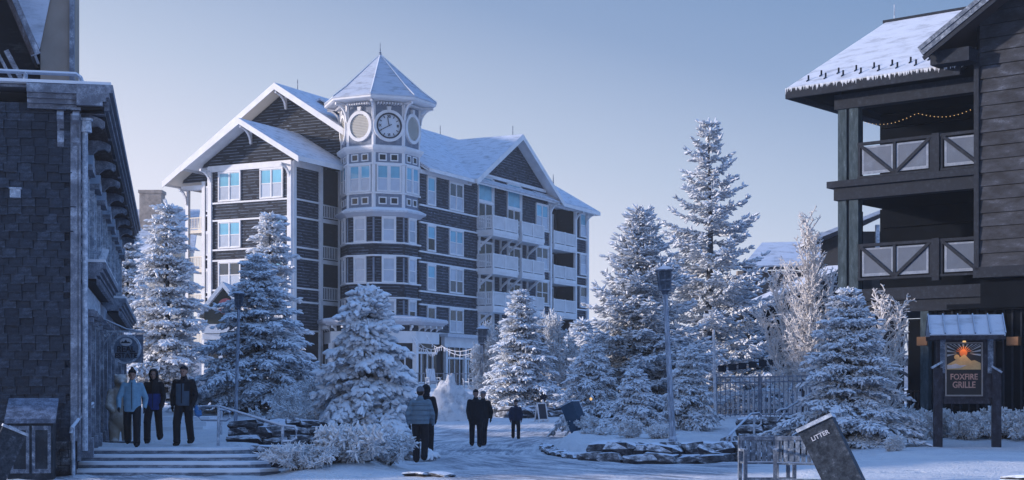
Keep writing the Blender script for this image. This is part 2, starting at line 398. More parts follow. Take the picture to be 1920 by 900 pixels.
vp = N(t, 'ShaderNodeMath', operation='MULTIPLY_ADD'); t.links.new(vm.outputs[0], vp.inputs[0]); t.links.new(vk.outputs[0], vp.inputs[1]); t.links.new(n2, vp.inputs[2])
ad = N(t, 'ShaderNodeMath', operation='ADD'); t.links.new(n1, ad.inputs[0]); t.links.new(vp.outputs[0], ad.inputs[1])
ad2 = N(t, 'ShaderNodeMath', operation='ADD'); t.links.new(ad.outputs[0], ad2.inputs[0]); t.links.new(streak, ad2.inputs[1])
bump(t, b, ad2.outputs[0], .9, .10)
M['ground'] = m
me = np_mesh('snowy_ground', np.stack([GX.ravel(), GY.ravel(), GZ.ravel()], 1), gf, m, True)
for nm, arr in (('road', rm), ('rut', RU)):
    a = me.attributes.new(nm, 'FLOAT', 'POINT'); a.data.foreach_set('value', arr.ravel().astype(np.float32))
g = put('snowy_ground', me); g['kind'] = 'structure'
# ================================================================== hotel
RD = Vector((.4546, .8907, 0)); ND = Vector((-.8907, .4546, 0))     # along the right facade; into the building
A0 = Vector((-6.915, 114.6, 0)); C0 = Vector((-15.77, 111.0, 0))
FR = frame(A0, RD, ND)                      # x along right facade, y inwards
FS = frame(C0, RD, ND)                      # side wall of the left wing
def L_pt(s, r, z=0): return C0+ND*s+RD*r+Vector((0, 0, z))
FL = frame(L_pt(7.45, 0), -ND, RD)          # left wing front, x to the right, y inwards
FB = frame(L_pt(12.65, 5.9), -ND, RD)       # big gable front
TWR = Vector((-9.8, 115.0, 0))
hotel = thing('hotel', 'large dark shingled hotel with white trim, snowy gables and a round clock tower', 'hotel', (-6, 116, 2))
GL = 1.6
WROWS = [(15.85, 17.85), (12.4, 14.2), (9.45, 11.25), (6.4, 8.1)]
# ---- window kit (shared meshes)
WCACHE = {}
def window(Mw, w, h, n=1, kind='cb', parent=None, mull=.08, case=.09, top_lights=True, split=.5):
    """Mw: frame with origin at the lower left of the opening, front towards -y; n sashes side by side"""
    parent = parent or hotel
    key = (round(w, 2), round(h, 2), n, split, case)
    if key not in WCACHE:
        mb = MB()
        mb.box(-case, w+case, -.14, 0, -case, 0); mb.box(-case, w+case, -.15, 0, h, h+case*1.3)
        mb.box(-case, 0, -.13, 0, 0, h); mb.box(w, w+case, -.13, 0, 0, h)
        sw = (w-(n-1)*mull)/n
        for i in range(n):
            x = i*(sw+mull)
            if i: mb.box(x-mull, x, -.12, 0, 0, h)
            mb.box(x, x+sw, -.10, -.01, h*split-.03, h*split+.03)
            for a, b2 in ((x, x+.045), (x+sw-.045, x+sw)): mb.box(a, b2, -.09, -.01, 0, h)
            mb.box(x+.045, x+sw-.045, -.09, -.01, 0, .05); mb.box(x+.045, x+sw-.045, -.09, -.01, h-.05, h)
        pu = MB().box(.045, sw-.045, -.062, -.045, h*split+.03, h-.05)
        pl = MB().box(.045, sw-.045, -.062, -.045, .05, h*split-.03)
        pu_m = {}; 
        WCACHE[key] = (mb.mesh('window', M['white']), pu, pl, {}, sw)
    wm, pu, pl, pc, sw = WCACHE[key]
    o = put('window', wm, parent, Mw)
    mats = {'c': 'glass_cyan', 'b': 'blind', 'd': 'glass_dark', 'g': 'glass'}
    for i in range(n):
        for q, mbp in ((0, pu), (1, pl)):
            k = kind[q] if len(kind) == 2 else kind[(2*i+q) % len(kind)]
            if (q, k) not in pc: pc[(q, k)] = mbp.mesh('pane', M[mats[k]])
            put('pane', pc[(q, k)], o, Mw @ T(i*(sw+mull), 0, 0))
    return o
def hbox(name, mat, F, x0, x1, y0, y1, z0, z1): return MB().box(x0, x1, y0, y1, z0, z1).build(name, M[mat], hotel, F)
def trim(F, x0, x1, z, h=.14, out=.08, mat='white'): return hbox('trim_board', mat, F, x0, x1, -out, 0, z, z+h)
# ---- solid bodies behind the siding
hbox('wall', 'siding_bare', FR, .0, 22.5, .02, 15, GL, 18.3)
hbox('wall', 'siding_bare', FR, 22.5, 27.5, 1.8, 15, GL, 18.3)
hbox('wall', 'siding_bare', FR, 27.5, 30.3, .02, 15, GL, 18.3)
hbox('wall', 'siding_bare', FL, 0, 7.45, .02, 6, GL, 18.3)
hbox('wall', 'siding_bare', FB, -.02, 17.4, .02, 14, GL, 18.3)
hbox('wall', 'siding_bare', FS, 3.52, 7, 1.8, 8, GL, 18.3)
# ---- siding
MB().lap(0, 22.5, 6.2, 18.3, 0, .22).build('siding', M['siding_rime'], hotel, FR)
MB().lap(22.5, 27.5, 6.2, 18.3, 1.78, .22).build('siding', M['siding_bare'], hotel, FR)
MB().lap(27.5, 30.3, 6.2, 18.3, 0, .22).build('siding', M['siding'], hotel, FR)
MB().lap(0, 7.45, 6.2, 18.3, 0, .22).build('siding', M['siding'], hotel, FL)
MB().lap(0, 3.5, 6.2, 18.3, 0, .22).build('siding', M['siding'], hotel, FS)
MB().lap(0, 1.4, 6.2, 18.3, 0, .22).build('siding', M['siding_bare'], hotel, FB)
M['rime'] = mat_simple('rime_crust', (.13, .16, .215), .85, .55, 1.2)
for F, x0, x1, p, sd in ((FR, .1, 22.1, .32, 3), (FR, 27.6, 30.1, .3, 4), (FL, .4, 7.05, .26, 5), (FS, .3, 3.3, .24, 6)):
    rime(MB(), x0, x1, 6.2, 18.2, 0, .22, .035, None, p, sd).build('rime_on_siding', M['rime'], hotel, F)['kind'] = 'stuff'
# ---- long white boards at heads and sills
for (lo, hi) in WROWS:
    for F, x0, x1 in ((FR, 0, 22.5), (FR, 27.5, 30.3), (FL, .35, 7.1), (FS, .35, 3.3), (FB, 0, 1.2)):
        if hi < 17: trim(F, x0, x1, hi+.12, .12, .14)
        trim(F, x0, x1, lo-.25, .12, .14)
for F, x0, x1 in ((FL, 0, 7.45), (FS, 0, 3.5)):
    hbox('frieze_board', 'white', F, x0+.02, x1-.02, -.16, 0, 17.98, 18.42)
hbox('frieze_board', 'white', FR, .05, 8.0, -.13, 0, 18.0, 18.3); hbox('frieze_board', 'white', FR, 22, 30.3, -.13, 0, 18.0, 18.3)
for F, x, w in ((FL, 0, .34), (FL, 7.13, .34), (FS, -.06, .32), (FS, 3.3, .34), (FS, 5.9, .3), (FR, 22.2, .3), (FR, 27.4, .3), (FR, 30.0, .34), (FB, 0, .3), (FB, 1.1, .28)):
    hbox('corner_board', 'white', F, x, x+w, -.2, .02, GL, 18.35)
# ---- left wing windows
def tR(px):
    k = (px-960)/FPX; return (k*114.6+6.915)/(.4546-.8907*k)
for i, (lo, hi) in enumerate(WROWS):
    for j, x in enumerate((1.0, 4.75)):
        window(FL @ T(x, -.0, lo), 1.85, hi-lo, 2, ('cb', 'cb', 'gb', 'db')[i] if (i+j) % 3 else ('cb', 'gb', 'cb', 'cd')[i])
for x in (.25, ):
    for lo, hi in WROWS[:3]: window(FB @ T(x+.2, 0, lo+.2), .5, hi-lo-.2, 1, 'gb')
# ---- the narrow balcony stack between wing and tower
def railing(F, x0, x1, y, z, h=1.05, sp=.14, name='railing', mat='white', parent=None, bw=.05):
    mb = MB(); mb.box(x0, x1, y-.04, y+.04, z+h-.08, z+h); mb.box(x0, x1, y-.03, y+.03, z+.08, z+.15)
    n = max(2, int((x1-x0)/sp))
    for i in range(n+1):
        x = x0+(x1-x0)*i/n; mb.box(x-bw/2, x+bw/2, y-.02, y+.02, z+.15, z+h-.08)
    return mb.build(name, M[mat], parent or hotel, F)
for z in (14.6, 11.55, 8.5):
    hbox('balcony_floor', 'white', FS, 3.6, 6.6, -.02, 1.8, z-.30, z)
    railing(FS, 3.64, 6.5, -.02, z, sp=.22)
    window(FS @ T(4.2, 1.8, z+.1), 1.2, 1.9, 1, 'dd')
# ---- right facade windows
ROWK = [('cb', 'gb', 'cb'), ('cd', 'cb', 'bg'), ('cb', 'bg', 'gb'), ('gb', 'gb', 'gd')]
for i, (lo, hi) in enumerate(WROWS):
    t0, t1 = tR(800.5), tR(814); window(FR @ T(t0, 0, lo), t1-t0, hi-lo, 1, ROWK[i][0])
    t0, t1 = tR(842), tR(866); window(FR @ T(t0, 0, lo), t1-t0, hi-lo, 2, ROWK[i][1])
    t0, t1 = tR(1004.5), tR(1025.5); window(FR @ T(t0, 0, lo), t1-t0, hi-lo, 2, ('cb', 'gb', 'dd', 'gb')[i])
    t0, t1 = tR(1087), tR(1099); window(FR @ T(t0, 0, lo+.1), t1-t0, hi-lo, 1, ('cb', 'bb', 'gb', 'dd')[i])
# gable bay: tall glazing on top floor, balcony doors below
for px0, px1 in ((896, 921), (950.5, 973.5)):
    t0, t1 = tR(px0), tR(px1)
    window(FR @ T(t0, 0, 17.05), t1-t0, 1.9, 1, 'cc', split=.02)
    for fl in (14.75, 11.6, 8.6, 5.9):
        window(FR @ T(t0, 0, fl), t1-t0, 2.1, 2, ('bb', 'gb', 'dg')[int(fl) % 3], split=.3)
    hbox('shutter_board', 'white', FR, t1+.15, t1+.3, -.14, 0, 6, 18.9)
for i, fl in enumerate((14.75, 11.75, 8.8, 5.9)):
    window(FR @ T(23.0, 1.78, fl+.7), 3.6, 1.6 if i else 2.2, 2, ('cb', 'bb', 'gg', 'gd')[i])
# ---- balconies
def balcony(x0, x1, depth, z, brackets=True):
    b = put('balcony', MB().box(x0-.05, x1+.05, -depth-.05, -.02, z-.32, z).box(x0, x1, -depth, -.1, z-.5, z-.32).mesh('balcony', M['white']), hotel, FR)
    mb = MB()
    y = -depth+.05
    for (a, c) in (((x0, y), (x1, y)), ((x0+.03, y), (x0+.03, -.05)), ((x1-.03, y), (x1-.03, -.05))):
        L = math.hypot(c[0]-a[0], c[1]-a[1]); n = int(L/.17)
        mb.bar((a[0], a[1], z+1.08), (c[0], c[1], z+1.08), .1, .09); mb.bar((a[0], a[1], z+.12), (c[0], c[1], z+.12), .06, .08)
        for k in range(n+1):
            f = k/n; px, py = a[0]+(c[0]-a[0])*f, a[1]+(c[1]-a[1])*f
            mb.box(px-.055, px+.055, py-.02, py+.02, z+.15, z+1.05) if a[1] == c[1] else mb.box(px-.02, px+.02, py-.055, py+.055, z+.15, z+1.05)
    mb.build('railing', M['white'], b, FR)
    for px in (x0+.04, (x0+x1)/2, x1-.04): MB().box(px-.07, px+.07, y-.07, y+.07, z, z+1.16).build('rail_post', M['white'], b, FR)
    if brackets:
        for px in (x0+.35, x1-.35):
            q = MB(); q.bar((px, -.06, z-1.35), (px, -depth+.25, z-.42), .14, .16); q.box(px-.07, px+.07, -.16, 0, z-1.6, z-.5)
            q.build('bracket', M['white'], b, FR)
for z in (14.62, 11.6, 8.6): balcony(9.0, 13.3, 1.5, z); balcony(14.1, 18.2, 1.5, z)
for z in (14.75, 11.75, 8.8): balcony(22.7, 27.3, .3, z, False)
for z in (14.4, 11.4, 8.4): hbox('balcony_floor', 'white', FR, 22.5, 27.5, 0, 1.8, z-.1, z+.3)
# ---- roofs
def gable(F, xc, w, y0, y1, ze, za, soffit='white', board='white', bw=.42, name='roof', both=True, parent=None, wallfill=None, lapmat='siding_bare', snow='roof_snow', yw=None, wr=None):
    par = parent or hotel; w_full, ze_full = w, ze
    for sgn in (-1, 1):
        w, ze = (w_full, ze_full) if sgn < 0 or not wr else (wr, za-(za-ze_full)*wr/w_full)
        if not both and sgn != both: pass
        q = [(xc, y0, za), (xc, y1, za), (xc+sgn*w, y1, ze), (xc+sgn*w, y0, ze)]
        MB().slab(q, .10).build(name, M[snow], par, F)
        q2 = [(x, y+.02 if k in (0, 3) else y-.02, z-.13) for k, (x, y, z) in enumerate(q)]
        q2[2] = (xc+sgn*(w-.06), y1-.02, ze-.13+.06*(za-ze)/w); q2[3] = (xc+sgn*(w-.06), y0+.02, ze-.13+.06*(za-ze)/w)
        MB().slab(q2, .14).build('soffit', M[soffit], par, F)
        L = math.hypot(w, za-ze); dz = bw
        MB().poly([(xc, za-.03), (xc, za-.03-dz), (xc+sgn*w, ze-.03-dz), (xc+sgn*w, ze-.03)] if sgn < 0 else
                  [(xc, za-.03-dz), (xc, za-.03), (xc+w, ze-.03), (xc+w, ze-.03-dz)][::-1], y0-.05, y0+.01).build('bargeboard', M[board], par, F)
        if sgn*1:
            MB().box(min(xc+sgn*w, xc+sgn*(w+.05)), max(xc+sgn*w, xc+sgn*(w+.05)), y0, y1, ze-.36, ze-.02).build('fascia', M[board], par, F)
    if yw is not None:
        w, ze = w_full, ze_full; sl = (za-ze)/w; ww = w-.75; zb = ze-.05
        def clip(z):
            hw = max(0, min(ww, (za-.35-z)/sl)); return (xc-hw, xc+hw)
        MB().lap(0, 0, zb, za-.4, yw, .22, .035, clip).build('gable_siding', M[lapmat], par, F)
        rime(MB(), 0, 0, zb, za-.5, yw, .22, .035, clip, .15 if lapmat == 'siding_bare' else .3, xc, .4).build('rime_on_siding', M['rime'], par, F)['kind'] = 'stuff'
# left wing small gable; FL x centre = 7.45-4.0
gable(FL, 3.85, 5.2, -1.5, 5.95, 18.42, 21.5, yw=0.0, lapmat='siding_bare')
# big gable
gable(FB, 12.65-4.7, 10.75, -1.55, 17, 18.4, 25.2, soffit='cream', board='white', yw=0.02, bw=.5, wr=9.3)
# right-hand block: main slope over the right facade
q = [(-1, -.75, 18.35), (31.2-1, -.75, 18.35), (24.5, 9, 24.4), (-4, 9, 24.4)]
MB().slab([(.25, -.75, 18.4), (24.0, -.75, 18.4), (24.0, 9, 24.4), (.25, 9, 24.4)], .12).build('roof', M['roof_snow'], hotel, FR)
MB().slab([(24.0, 9, 24.4), (.25, 9, 24.4), (.25, 18, 18.9), (24.0, 18, 18.9)], .12).build('roof', M['roof_snow'], hotel, FR)
MB().slab([(.3, -.7, 18.25), (23.9, -.7, 18.25), (23.9, 0.3, 18.85), (.3, .3, 18.85)], .12).build('soffit', M['white'], hotel, FR)
hbox('fascia', 'white', FR, .25, 7.2, -.82, -.74, 18.1, 18.36)
gable(FR, 15.36, 8.0, -.95, 8.3, 18.42, 23.1, yw=.0, lapmat='siding_rime', bw=.45)
hbox('frieze_board', 'white', FR, 9.3, 21.4, -.15, 0, 19.0, 19.25)
# gable bay: wall between eaves level and roof slope is part of the facade
MB().lap(0, 0, 18.3, 18.6, 0, .22, .035, lambda z: (7.8, 22.9)).build('siding', M['siding_rime'], hotel, FR)
# low hip roof over the far end
hp = MB()
ap0, ap1 = (19.0, 2.6, 20.75), (28.6, 2.6, 20.75)
hp.slab([ap0, ap1, (31.3, -.85, 18.35), (19.0, -.85, 18.35)][::-1], .12)
hp.slab([ap1, (31.3, 7.5, 18.35), (31.3, -.85, 18.35)], .12)
hp.build('roof', M['roof_snow'], hotel, FR)
hbox('fascia', 'white', FR, 23.4, 31.3, -.92, -.86, 18.0, 18.3); hbox('fascia', 'white', FR, 31.25, 31.33, -.85, 7, 18.0, 18.3)
hbox('soffit', 'white', FR, 23.0, 31.2, -.84, .5, 18.1, 18.2)
MB().cyl((28.6, 2.6), .06, .015, 20.7, 21.7, 6).build('finial', M['metal'], hotel, FR)
for F, x, y, z in ((FB, 7.95, 1.5, 25.2), (FB, 7.95, 8, 25.2), (FB, 12, 6, 22.9), (FR, 14, 9, 24.4), (FR, 15.36, 0, 23.1), (FR, 19, 9, 24.4)):
    MB().cyl((x, y), .035, .03, z-.1, z+.75, 5).build('vent_pipe', M['metal'], hotel, F)
# ---- carved brackets under the eaves
def curve_bracket(F, x, z, reach=.85, h=1.2, wdt=.16, parent=None, d=1):
    mb = MB(); mb.box(x-wdt/2, x+wdt/2, -.12, 0, z-h, z)
    pts = [(x, -.1, z-h+.05)]+[(x, -.1-reach*(1-cos(a)), z-h+.1+(h-.2)*sin(a)) for a in np.linspace(.1, pi/2, 6)]
    for a, b2 in zip(pts[:-1], pts[1:]): mb.bar(a, b2, wdt, .13)
    mb.box(x-wdt/2, x+wdt/2, -.1-reach, -.05, z-.12, z)
    return mb.build('bracket', M['white'], parent or hotel, F)
for F, x, z, r in ((FL, 3.85, 21.0, 1.3), (FB, 7.95, 24.6, 1.35), (FL, .2, 18.1, 1.2), (FL, 7.28, 18.1, 1.1), (FB, 15.3, 20.2, .8), (FR, 29.9, 18.0, .8), (FR, 27.6, 18.0, .8), (FR, 22.4, 18.2, .8)):
    curve_bracket(F, x, z, r)
# ---- open porch at the left end of the big gable
for z in (14.6, 11.5, 8.5, 5.4):
    hbox('porch_floor', 'cream', FB, -1.75, 0, .1, 3.2, z-.25, z); railing(FB, -1.7, -.03, .12, z, 1.0, .15, 'porch_railing', 'cream')
hbox('porch_column', 'white', FB, -1.78, -1.5, 0, .28, GL, 18.0); hbox('porch_column', 'cream', FB, -1.78, -1.5, 3.0, 3.3, GL, 18.0)
hbox('porch_beam', 'white', FB, -2.1, .3, -.1, .4, 17.75, 18.1); curve_bracket(FB, -1.64, 17.8, .8)
# ================================================================== clock tower (part of the hotel)
def octa(R, ph=18+22.5):
    return [(TWR.x+R*sin(radians(ph+45*i)), TWR.y-R*cos(radians(ph+45*i))) for i in range(8)]
def octa_part(name, mat, prof, parent=None):
    """stack of octagonal rings (R,z) closed at both ends"""
    mb = MB(); vs = []
    for R, z in prof: vs += [(x, y, z) for x, y in octa(R)]
    fs = [tuple(range(7, -1, -1)), tuple(range((len(prof)-1)*8, len(prof)*8))]
    for k in range(len(prof)-1): fs += [(k*8+i, k*8+(i+1) % 8, (k+1)*8+(i+1) % 8, (k+1)*8+i) for i in range(8)]
    mb.add(vs, fs); return mb.build(name, M[mat] if isinstance(mat, str) else mat, parent or hotel, I4)
octa_part('tower_wall', 'siding_bare', [(2.90, GL), (2.90, 22.95)])
octa_part('tower_cornice', 'white', [(2.95, 19.15), (3.2, 19.35), (3.28, 19.5), (3.28, 19.6), (2.95, 19.72)])
octa_part('tower_cornice', 'white_frost', [(2.95, 14.5), (3.2, 14.7), (3.45, 14.82), (3.45, 14.95), (2.95, 15.2)])
octa_part('tower_trim', 'white', [(2.99, 18.28), (3.05, 18.3), (3.05, 18.42), (2.99, 18.44)])
octa_part('tower_trim', 'white', [(2.99, 16.16), (3.05, 16.18), (3.05, 16.28), (2.99, 16.3)])
for z in (12.55, 11.62, 9.62, 8.55): octa_part('tower_trim', 'white', [(2.97, z), (3.08, z+.02), (3.08, z+.12), (2.97, z+.14)])
octa_part('tower_fascia', 'white', [(4.05, 22.88), (4.2, 22.95), (4.2, 23.12), (4.0, 23.16)])
octa_part('tower_soffit', 'white', [(2.85, 22.75), (2.95, 22.84), (4.06, 22.9), (4.06, 22.95), (2.85, 23.0)])
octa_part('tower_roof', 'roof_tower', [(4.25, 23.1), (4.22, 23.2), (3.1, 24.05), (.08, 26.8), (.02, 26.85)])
hipm = MB()
for x, y in octa(4.22): hipm.tube([(x, y, 23.24), (TWR.x+(x-TWR.x)*.738, TWR.y+(y-TWR.y)*.738, 24.1), (TWR.x, TWR.y, 26.88)], .04, 4)
hipm.build('hip_cap', M['white_frost'], hotel, I4)
MB().cyl((TWR.x, TWR.y), .13, .1, 26.7, 26.95, 8).cyl((TWR.x, TWR.y), .05, .012, 26.9, 27.75, 6).lathe((TWR.x, TWR.y), [(.01, 26.95), (.1, 27.03), (.01, 27.12)], 8).build('finial', M['metal'], hotel, I4)
AP = 2.90*cos(radians(22.5)); HS = 2.90*sin(radians(22.5))
for ang in (-117, -72, -27, 18, 63, 108):
    a = radians(ang); nrm = Vector((sin(a), -cos(a), 0))
    FF = frame(TWR+nrm*AP-Vector((cos(a), sin(a), 0))*HS, (cos(a), sin(a), 0), (-sin(a), cos(a), 0))   # x 0..2.22
    WW = 2*HS; xc = WW/2
    hbox('tower_panel', 'panel', FF, .12, WW-.12, -.04, 0, 18.44, 19.15)
    hbox('tower_panel', 'panel', FF, .12, WW-.12, -.04, 0, 15.2, 16.16)
    hbox('tower_panel', 'panel', FF, .0, WW, -.03, 0, 19.7, 22.8)
    hbox('corner_board', 'white', FF, -.05, .13, -.07, .05, 15.2, 22.8)
    hbox('corner_board', 'white', FF, WW-.13, WW+.05, -.07, .05, 15.2, 22.8)
    for zz in (18.55, 15.4):
        for x in (.35, 1.22):
            fr_ = MB(); s_ = .5; fr_.box(x, x+.6, -.09, -.03, zz, zz+.08).box(x, x+.6, -.09, -.03, zz+.46, zz+.54).box(x, x+.08, -.09, -.03, zz+.08, zz+.46).box(x+.52, x+.6, -.09, -.03, zz+.08, zz+.46)
            o = fr_.build('window', M['white'], hotel, FF); MB().box(x+.08, x+.52, -.06, -.041, zz+.08, zz+.46).build('pane', M['glass_dark'], o, FF)
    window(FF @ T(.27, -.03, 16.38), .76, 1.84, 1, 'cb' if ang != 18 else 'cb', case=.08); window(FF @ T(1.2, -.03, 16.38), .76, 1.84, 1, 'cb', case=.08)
    MB().lap(0, WW, 7.0, 14.5, 0, .22, .03).build('siding', M['siding'], hotel, FF); rime(MB(), .03, WW-.03, 7.0, 14.4, 0, .22, .03, None, .2, ang).build('rime_on_siding', M['rime'], hotel, FF)['kind'] = 'stuff'
    for lo, hi, k in ((12.75, 14.4, 'bb'), (9.8, 11.5, 'bb'), (7.0, 8.4, 'bd')):
        window(FF @ T(xc-.42, -.02, lo), .84, hi-lo, 1, k, case=.11)
        for x in (-.03, WW-.05): hbox('corner_board', 'panel', FF, x, x+.08, -.07, .03, lo-.1, hi+.05)
    # clock or louvre
    if ang == 18:
        ck = MB().ring((xc, 21.1), .93, 1.16, -.22, -.02, 40).build('clock', M['white'], hotel, FF)
        MB().ring((xc, 21.1), .84, .94, -.25, -.05, 40).build('clock_rim', mat_simple('clock_rim_black', (.02, .024, .035), .5, .1), ck, FF)
        MB().disc((xc, 21.1), .88, -.12, -.04, 40).build('clock_face', mat_simple('clock_face_paint', (.62, .66, .72), .4, .03), ck, FF)
        tk = MB()
        for h in range(12):
            if h % 3 == 0: continue
            q = radians(30*h); tk.bar((xc+.62*sin(q), -.13, 21.1+.62*cos(q)), (xc+.8*sin(q), -.13, 21.1+.8*cos(q)), .05, .045)
        black = mat_simple('black_paint', (.012, .014, .022), .5, .1)
        tk.build('hour_mark', black, ck, FF)
        for s_, h in (('XII', 0), ('III', 3), ('VI', 6), ('IX', 9)):
            q = radians(30*h); put('numeral', text_mesh(s_, .27, .01, black, sx=.8), ck, FF @ T(xc+.66*sin(q), -.14, 21.1+.66*cos(q)))
        q = radians(-10); MB().bar((xc, -.17, 21.1), (xc+.62*sin(q), -.17, 21.1+.62*cos(q)), .03, .07).build('hour_hand', black, ck, FF)
        q = radians(242); MB().bar((xc-.22*sin(q), -.2, 21.1-.22*cos(q)), (xc+.74*sin(q), -.2, 21.1+.74*cos(q)), .025, .05).build('minute_hand', black, ck, FF)
    else:
        lv = MB().ring((xc, 21.1), .88, 1.12, -.2, -.02, 32, sx=.92).build('louvre', M['white'], hotel, FF)
        sl = MB()
        for i in range(15):
            z = 21.1-.82+i*.115; hw = .92*sqrt(max(.02, .86**2-(z-21.1+.05)**2))
            sl.add([(xc-hw, -.12, z), (xc+hw, -.12, z), (xc+hw, -.04, z+.13), (xc-hw, -.04, z+.13)], [(0, 1, 2, 3)])
            sl.add([(xc-hw, -.12, z-.015), (xc+hw, -.12, z-.015), (xc+hw, -.12, z+.01), (xc-hw, -.12, z+.01)], [(0, 1, 2, 3)])
        sl.build('louvre_slat', mat_simple('louvre_cream', (.55, .54, .50), .6, .05), lv, FF)
    MB().poly([(xc-.12, 22.2), (xc+.12, 22.2), (xc+.16, 22.5), (xc-.16, 22.5)], -.24, -.02).build('keystone', M['white'], hotel, FF)
    dn = MB()
    for i in range(9): dn.box(.2+i*.21, .3+i*.21, -.5, -.02, 22.62, 22.76)
    dn.build('dentil', M['white'], hotel, FF)['kind'] = 'stuff'
for i in range(8):
    a = radians(18+22.5+45*i); FV = frame(TWR+Vector((sin(a), -cos(a), 0))*2.93, (cos(a), sin(a), 0), (-sin(a), cos(a), 0))
    curve_bracket(FV, 0, 22.82, .95, 1.35, .15)
# ---- ground floor storefront wrapped round the tower
octa_part('storefront_cornice', 'white_frost', [(4.5, 6.58), (4.8, 6.62), (4.86, 6.72), (5.0, 6.76), (5.1, 6.85), (5.1, 7.0), (2.8, 7.3)])
octa_part('storefront_band', 'siding', [(4.4, 6.17), (4.4, 6.58)])
octa_part('storefront_roof_snow', 'roof_snow', [(5.05, 7.01), (5.0, 7.08), (2.8, 7.4)])
octa_part('storefront_frieze', 'white', [(4.42, 5.3), (4.42, 6.16)])
octa_part('storefront_glass_wall', 'glass_dark', [(4.2, GL), (4.2, 5.3)])
octa_part('storefront_plinth', 'white', [(4.3, GL), (4.3, 2.5)])
shop_cols = []
for ang in (-117, -72, -27, 18, 63):
    a = radians(ang); R_ = 4.3; AP2 = R_*cos(radians(22.5)); HS2 = R_*sin(radians(22.5))
    FF = frame(TWR+Vector((sin(a), -cos(a), 0))*AP2-Vector((cos(a), sin(a), 0))*HS2, (cos(a), sin(a), 0), (-sin(a), cos(a), 0))
    hbox('storefront_column', 'white', FF, -.16, .16, -.2, .12, GL, 5.3)
    hbox('storefront_rail', 'white', FF, .16, 2*HS2-.16, -.06, .05, 4.55, 4.7)
    for x in (.85, 1.7, 2.5): hbox('storefront_mullion', 'white', FF, x, x+.08, -.05, .06, 2.5, 4.55)
    for i in range(4): curve_bracket(FF, .4+i*.85, 6.57, .5, .38, .16)
# right facade ground floor
hbox('storefront_glass_wall', 'glass_dark', FR, 3.4, 22, -.06, .02, GL, 5.3)
hbox('storefront_frieze', 'white', FR, 3.2, 22, -.4, -.08, 5.2, 5.95)
hbox('storefront_cornice', 'white_frost', FR, 3.0, 22, -.8, -.1, 5.95, 6.2)
for x in (3.6, 6.6, 8.6, 10.5, 12.6, 15.5, 19): hbox('storefront_column', 'white', FR, x, x+(.3 if x < 8 else .9), -.3, -.06, GL, 5.2)
for x in (4.4, 5.2, 6.0, 7.4): hbox('storefront_mullion', 'white', FR, x, x+.08, -.14, -.07, 2.3, 5.2)
hbox('storefront_rail', 'white', FR, 3.6, 12, -.18, -.145, 4.3, 4.45); hbox('storefront_sill', 'white', FR, 3.6, 12, -.22, -.07, 2.1, 2.3)
# left wing ground floor
hbox('storefront_frieze', 'white', FL, 0, 7.45, -.3, -.02, 5.2, 6.1)
hbox('storefront_glass_wall', 'glass_dark', FL, .1, 7.35, -.1, -.02, GL, 5.2)
for x in (0, 1.8, 3.6, 5.4, 7.1): hbox('storefront_column', 'white', FL, x, x+.3, -.28, -.1, GL, 5.2)
# ================================================================== trees
M['spruce_frost'] = mat_frosted('rimed_spruce_needles', (.17, .22, .28), (.80, .83, .88), .88, nscale=2.2, rough=.85, up=.34, soft=.12, fine=9)
M['spruce_light'] = mat_frosted('heavily_rimed_spruce_needles', (.20, .25, .31), (.82, .84, .88), .93, nscale=1.8, rough=.85, up=.30, soft=.12, fine=8)
M['spruce_dark'] = mat_frosted('lightly_rimed_spruce_needles', (.04, .06, .075), (.70, .74, .80), .74, nscale=2.0, rough=.85, up=.36, soft=.12, fine=9)
M['twig_frost'] = mat_frosted('rime_coated_twigs', (.46, .48, .52), (.84, .86, .89), .80, nscale=3, rough=.85, up=.1, soft=.15)
M['larch_frost'] = mat_frosted('pale_rime_coated_twigs', (.50, .47, .46), (.86, .84, .84), .78, nscale=3, rough=.85, up=.1, soft=.15)
M['twig_bark'] = mat_frosted('rimed_twig_bark', (.07, .07, .08), (.55, .60, .68), .60, nscale=6, up=.4)
def seg_arrays(P0, P1, r0, rm, r1, tm=.5, k=4):
    """spindles: ring near the foot, ring at tm, tip; arrays (n,3),(n,)"""
    n = len(P0); d = P1-P0; L = np.linalg.norm(d, axis=1, keepdims=True)+1e-9; d = d/L
    ref = np.where(np.abs(d[:, 2:3]) > .9, np.array([[0., 1., 0.]]), np.array([[0., 0., 1.]]))
    a = np.cross(d, ref); a /= np.linalg.norm(a, axis=1, keepdims=True)+1e-9; b = np.cross(d, a)
    rings = []
    for f, r in ((0.0, r0), (tm, rm), (1.0, r1)):
        c = P0+(P1-P0)*f; r = np.broadcast_to(r, (n,))[:, None]
        for j in range(k):
            q = 2*pi*j/k; rings.append(c+a*r*cos(q)+b*r*sin(q))
    V = np.stack(rings, 1).reshape(-1, 3)
    f = []
    for s_ in (0, k):
        for j in range(k): f.append((s_+j, s_+(j+1) % k, s_+k+(j+1) % k, s_+k+j))
    F = (np.arange(n)[:, None, None]*(3*k)+np.array(f)[None]).reshape(-1, 4)
    return V, F
def merge(parts):
    V = []; F = []; k = 0
    for v, f in parts: V.append(v); F.append(f+k); k += len(v)
    return np.concatenate(V), np.concatenate(F)
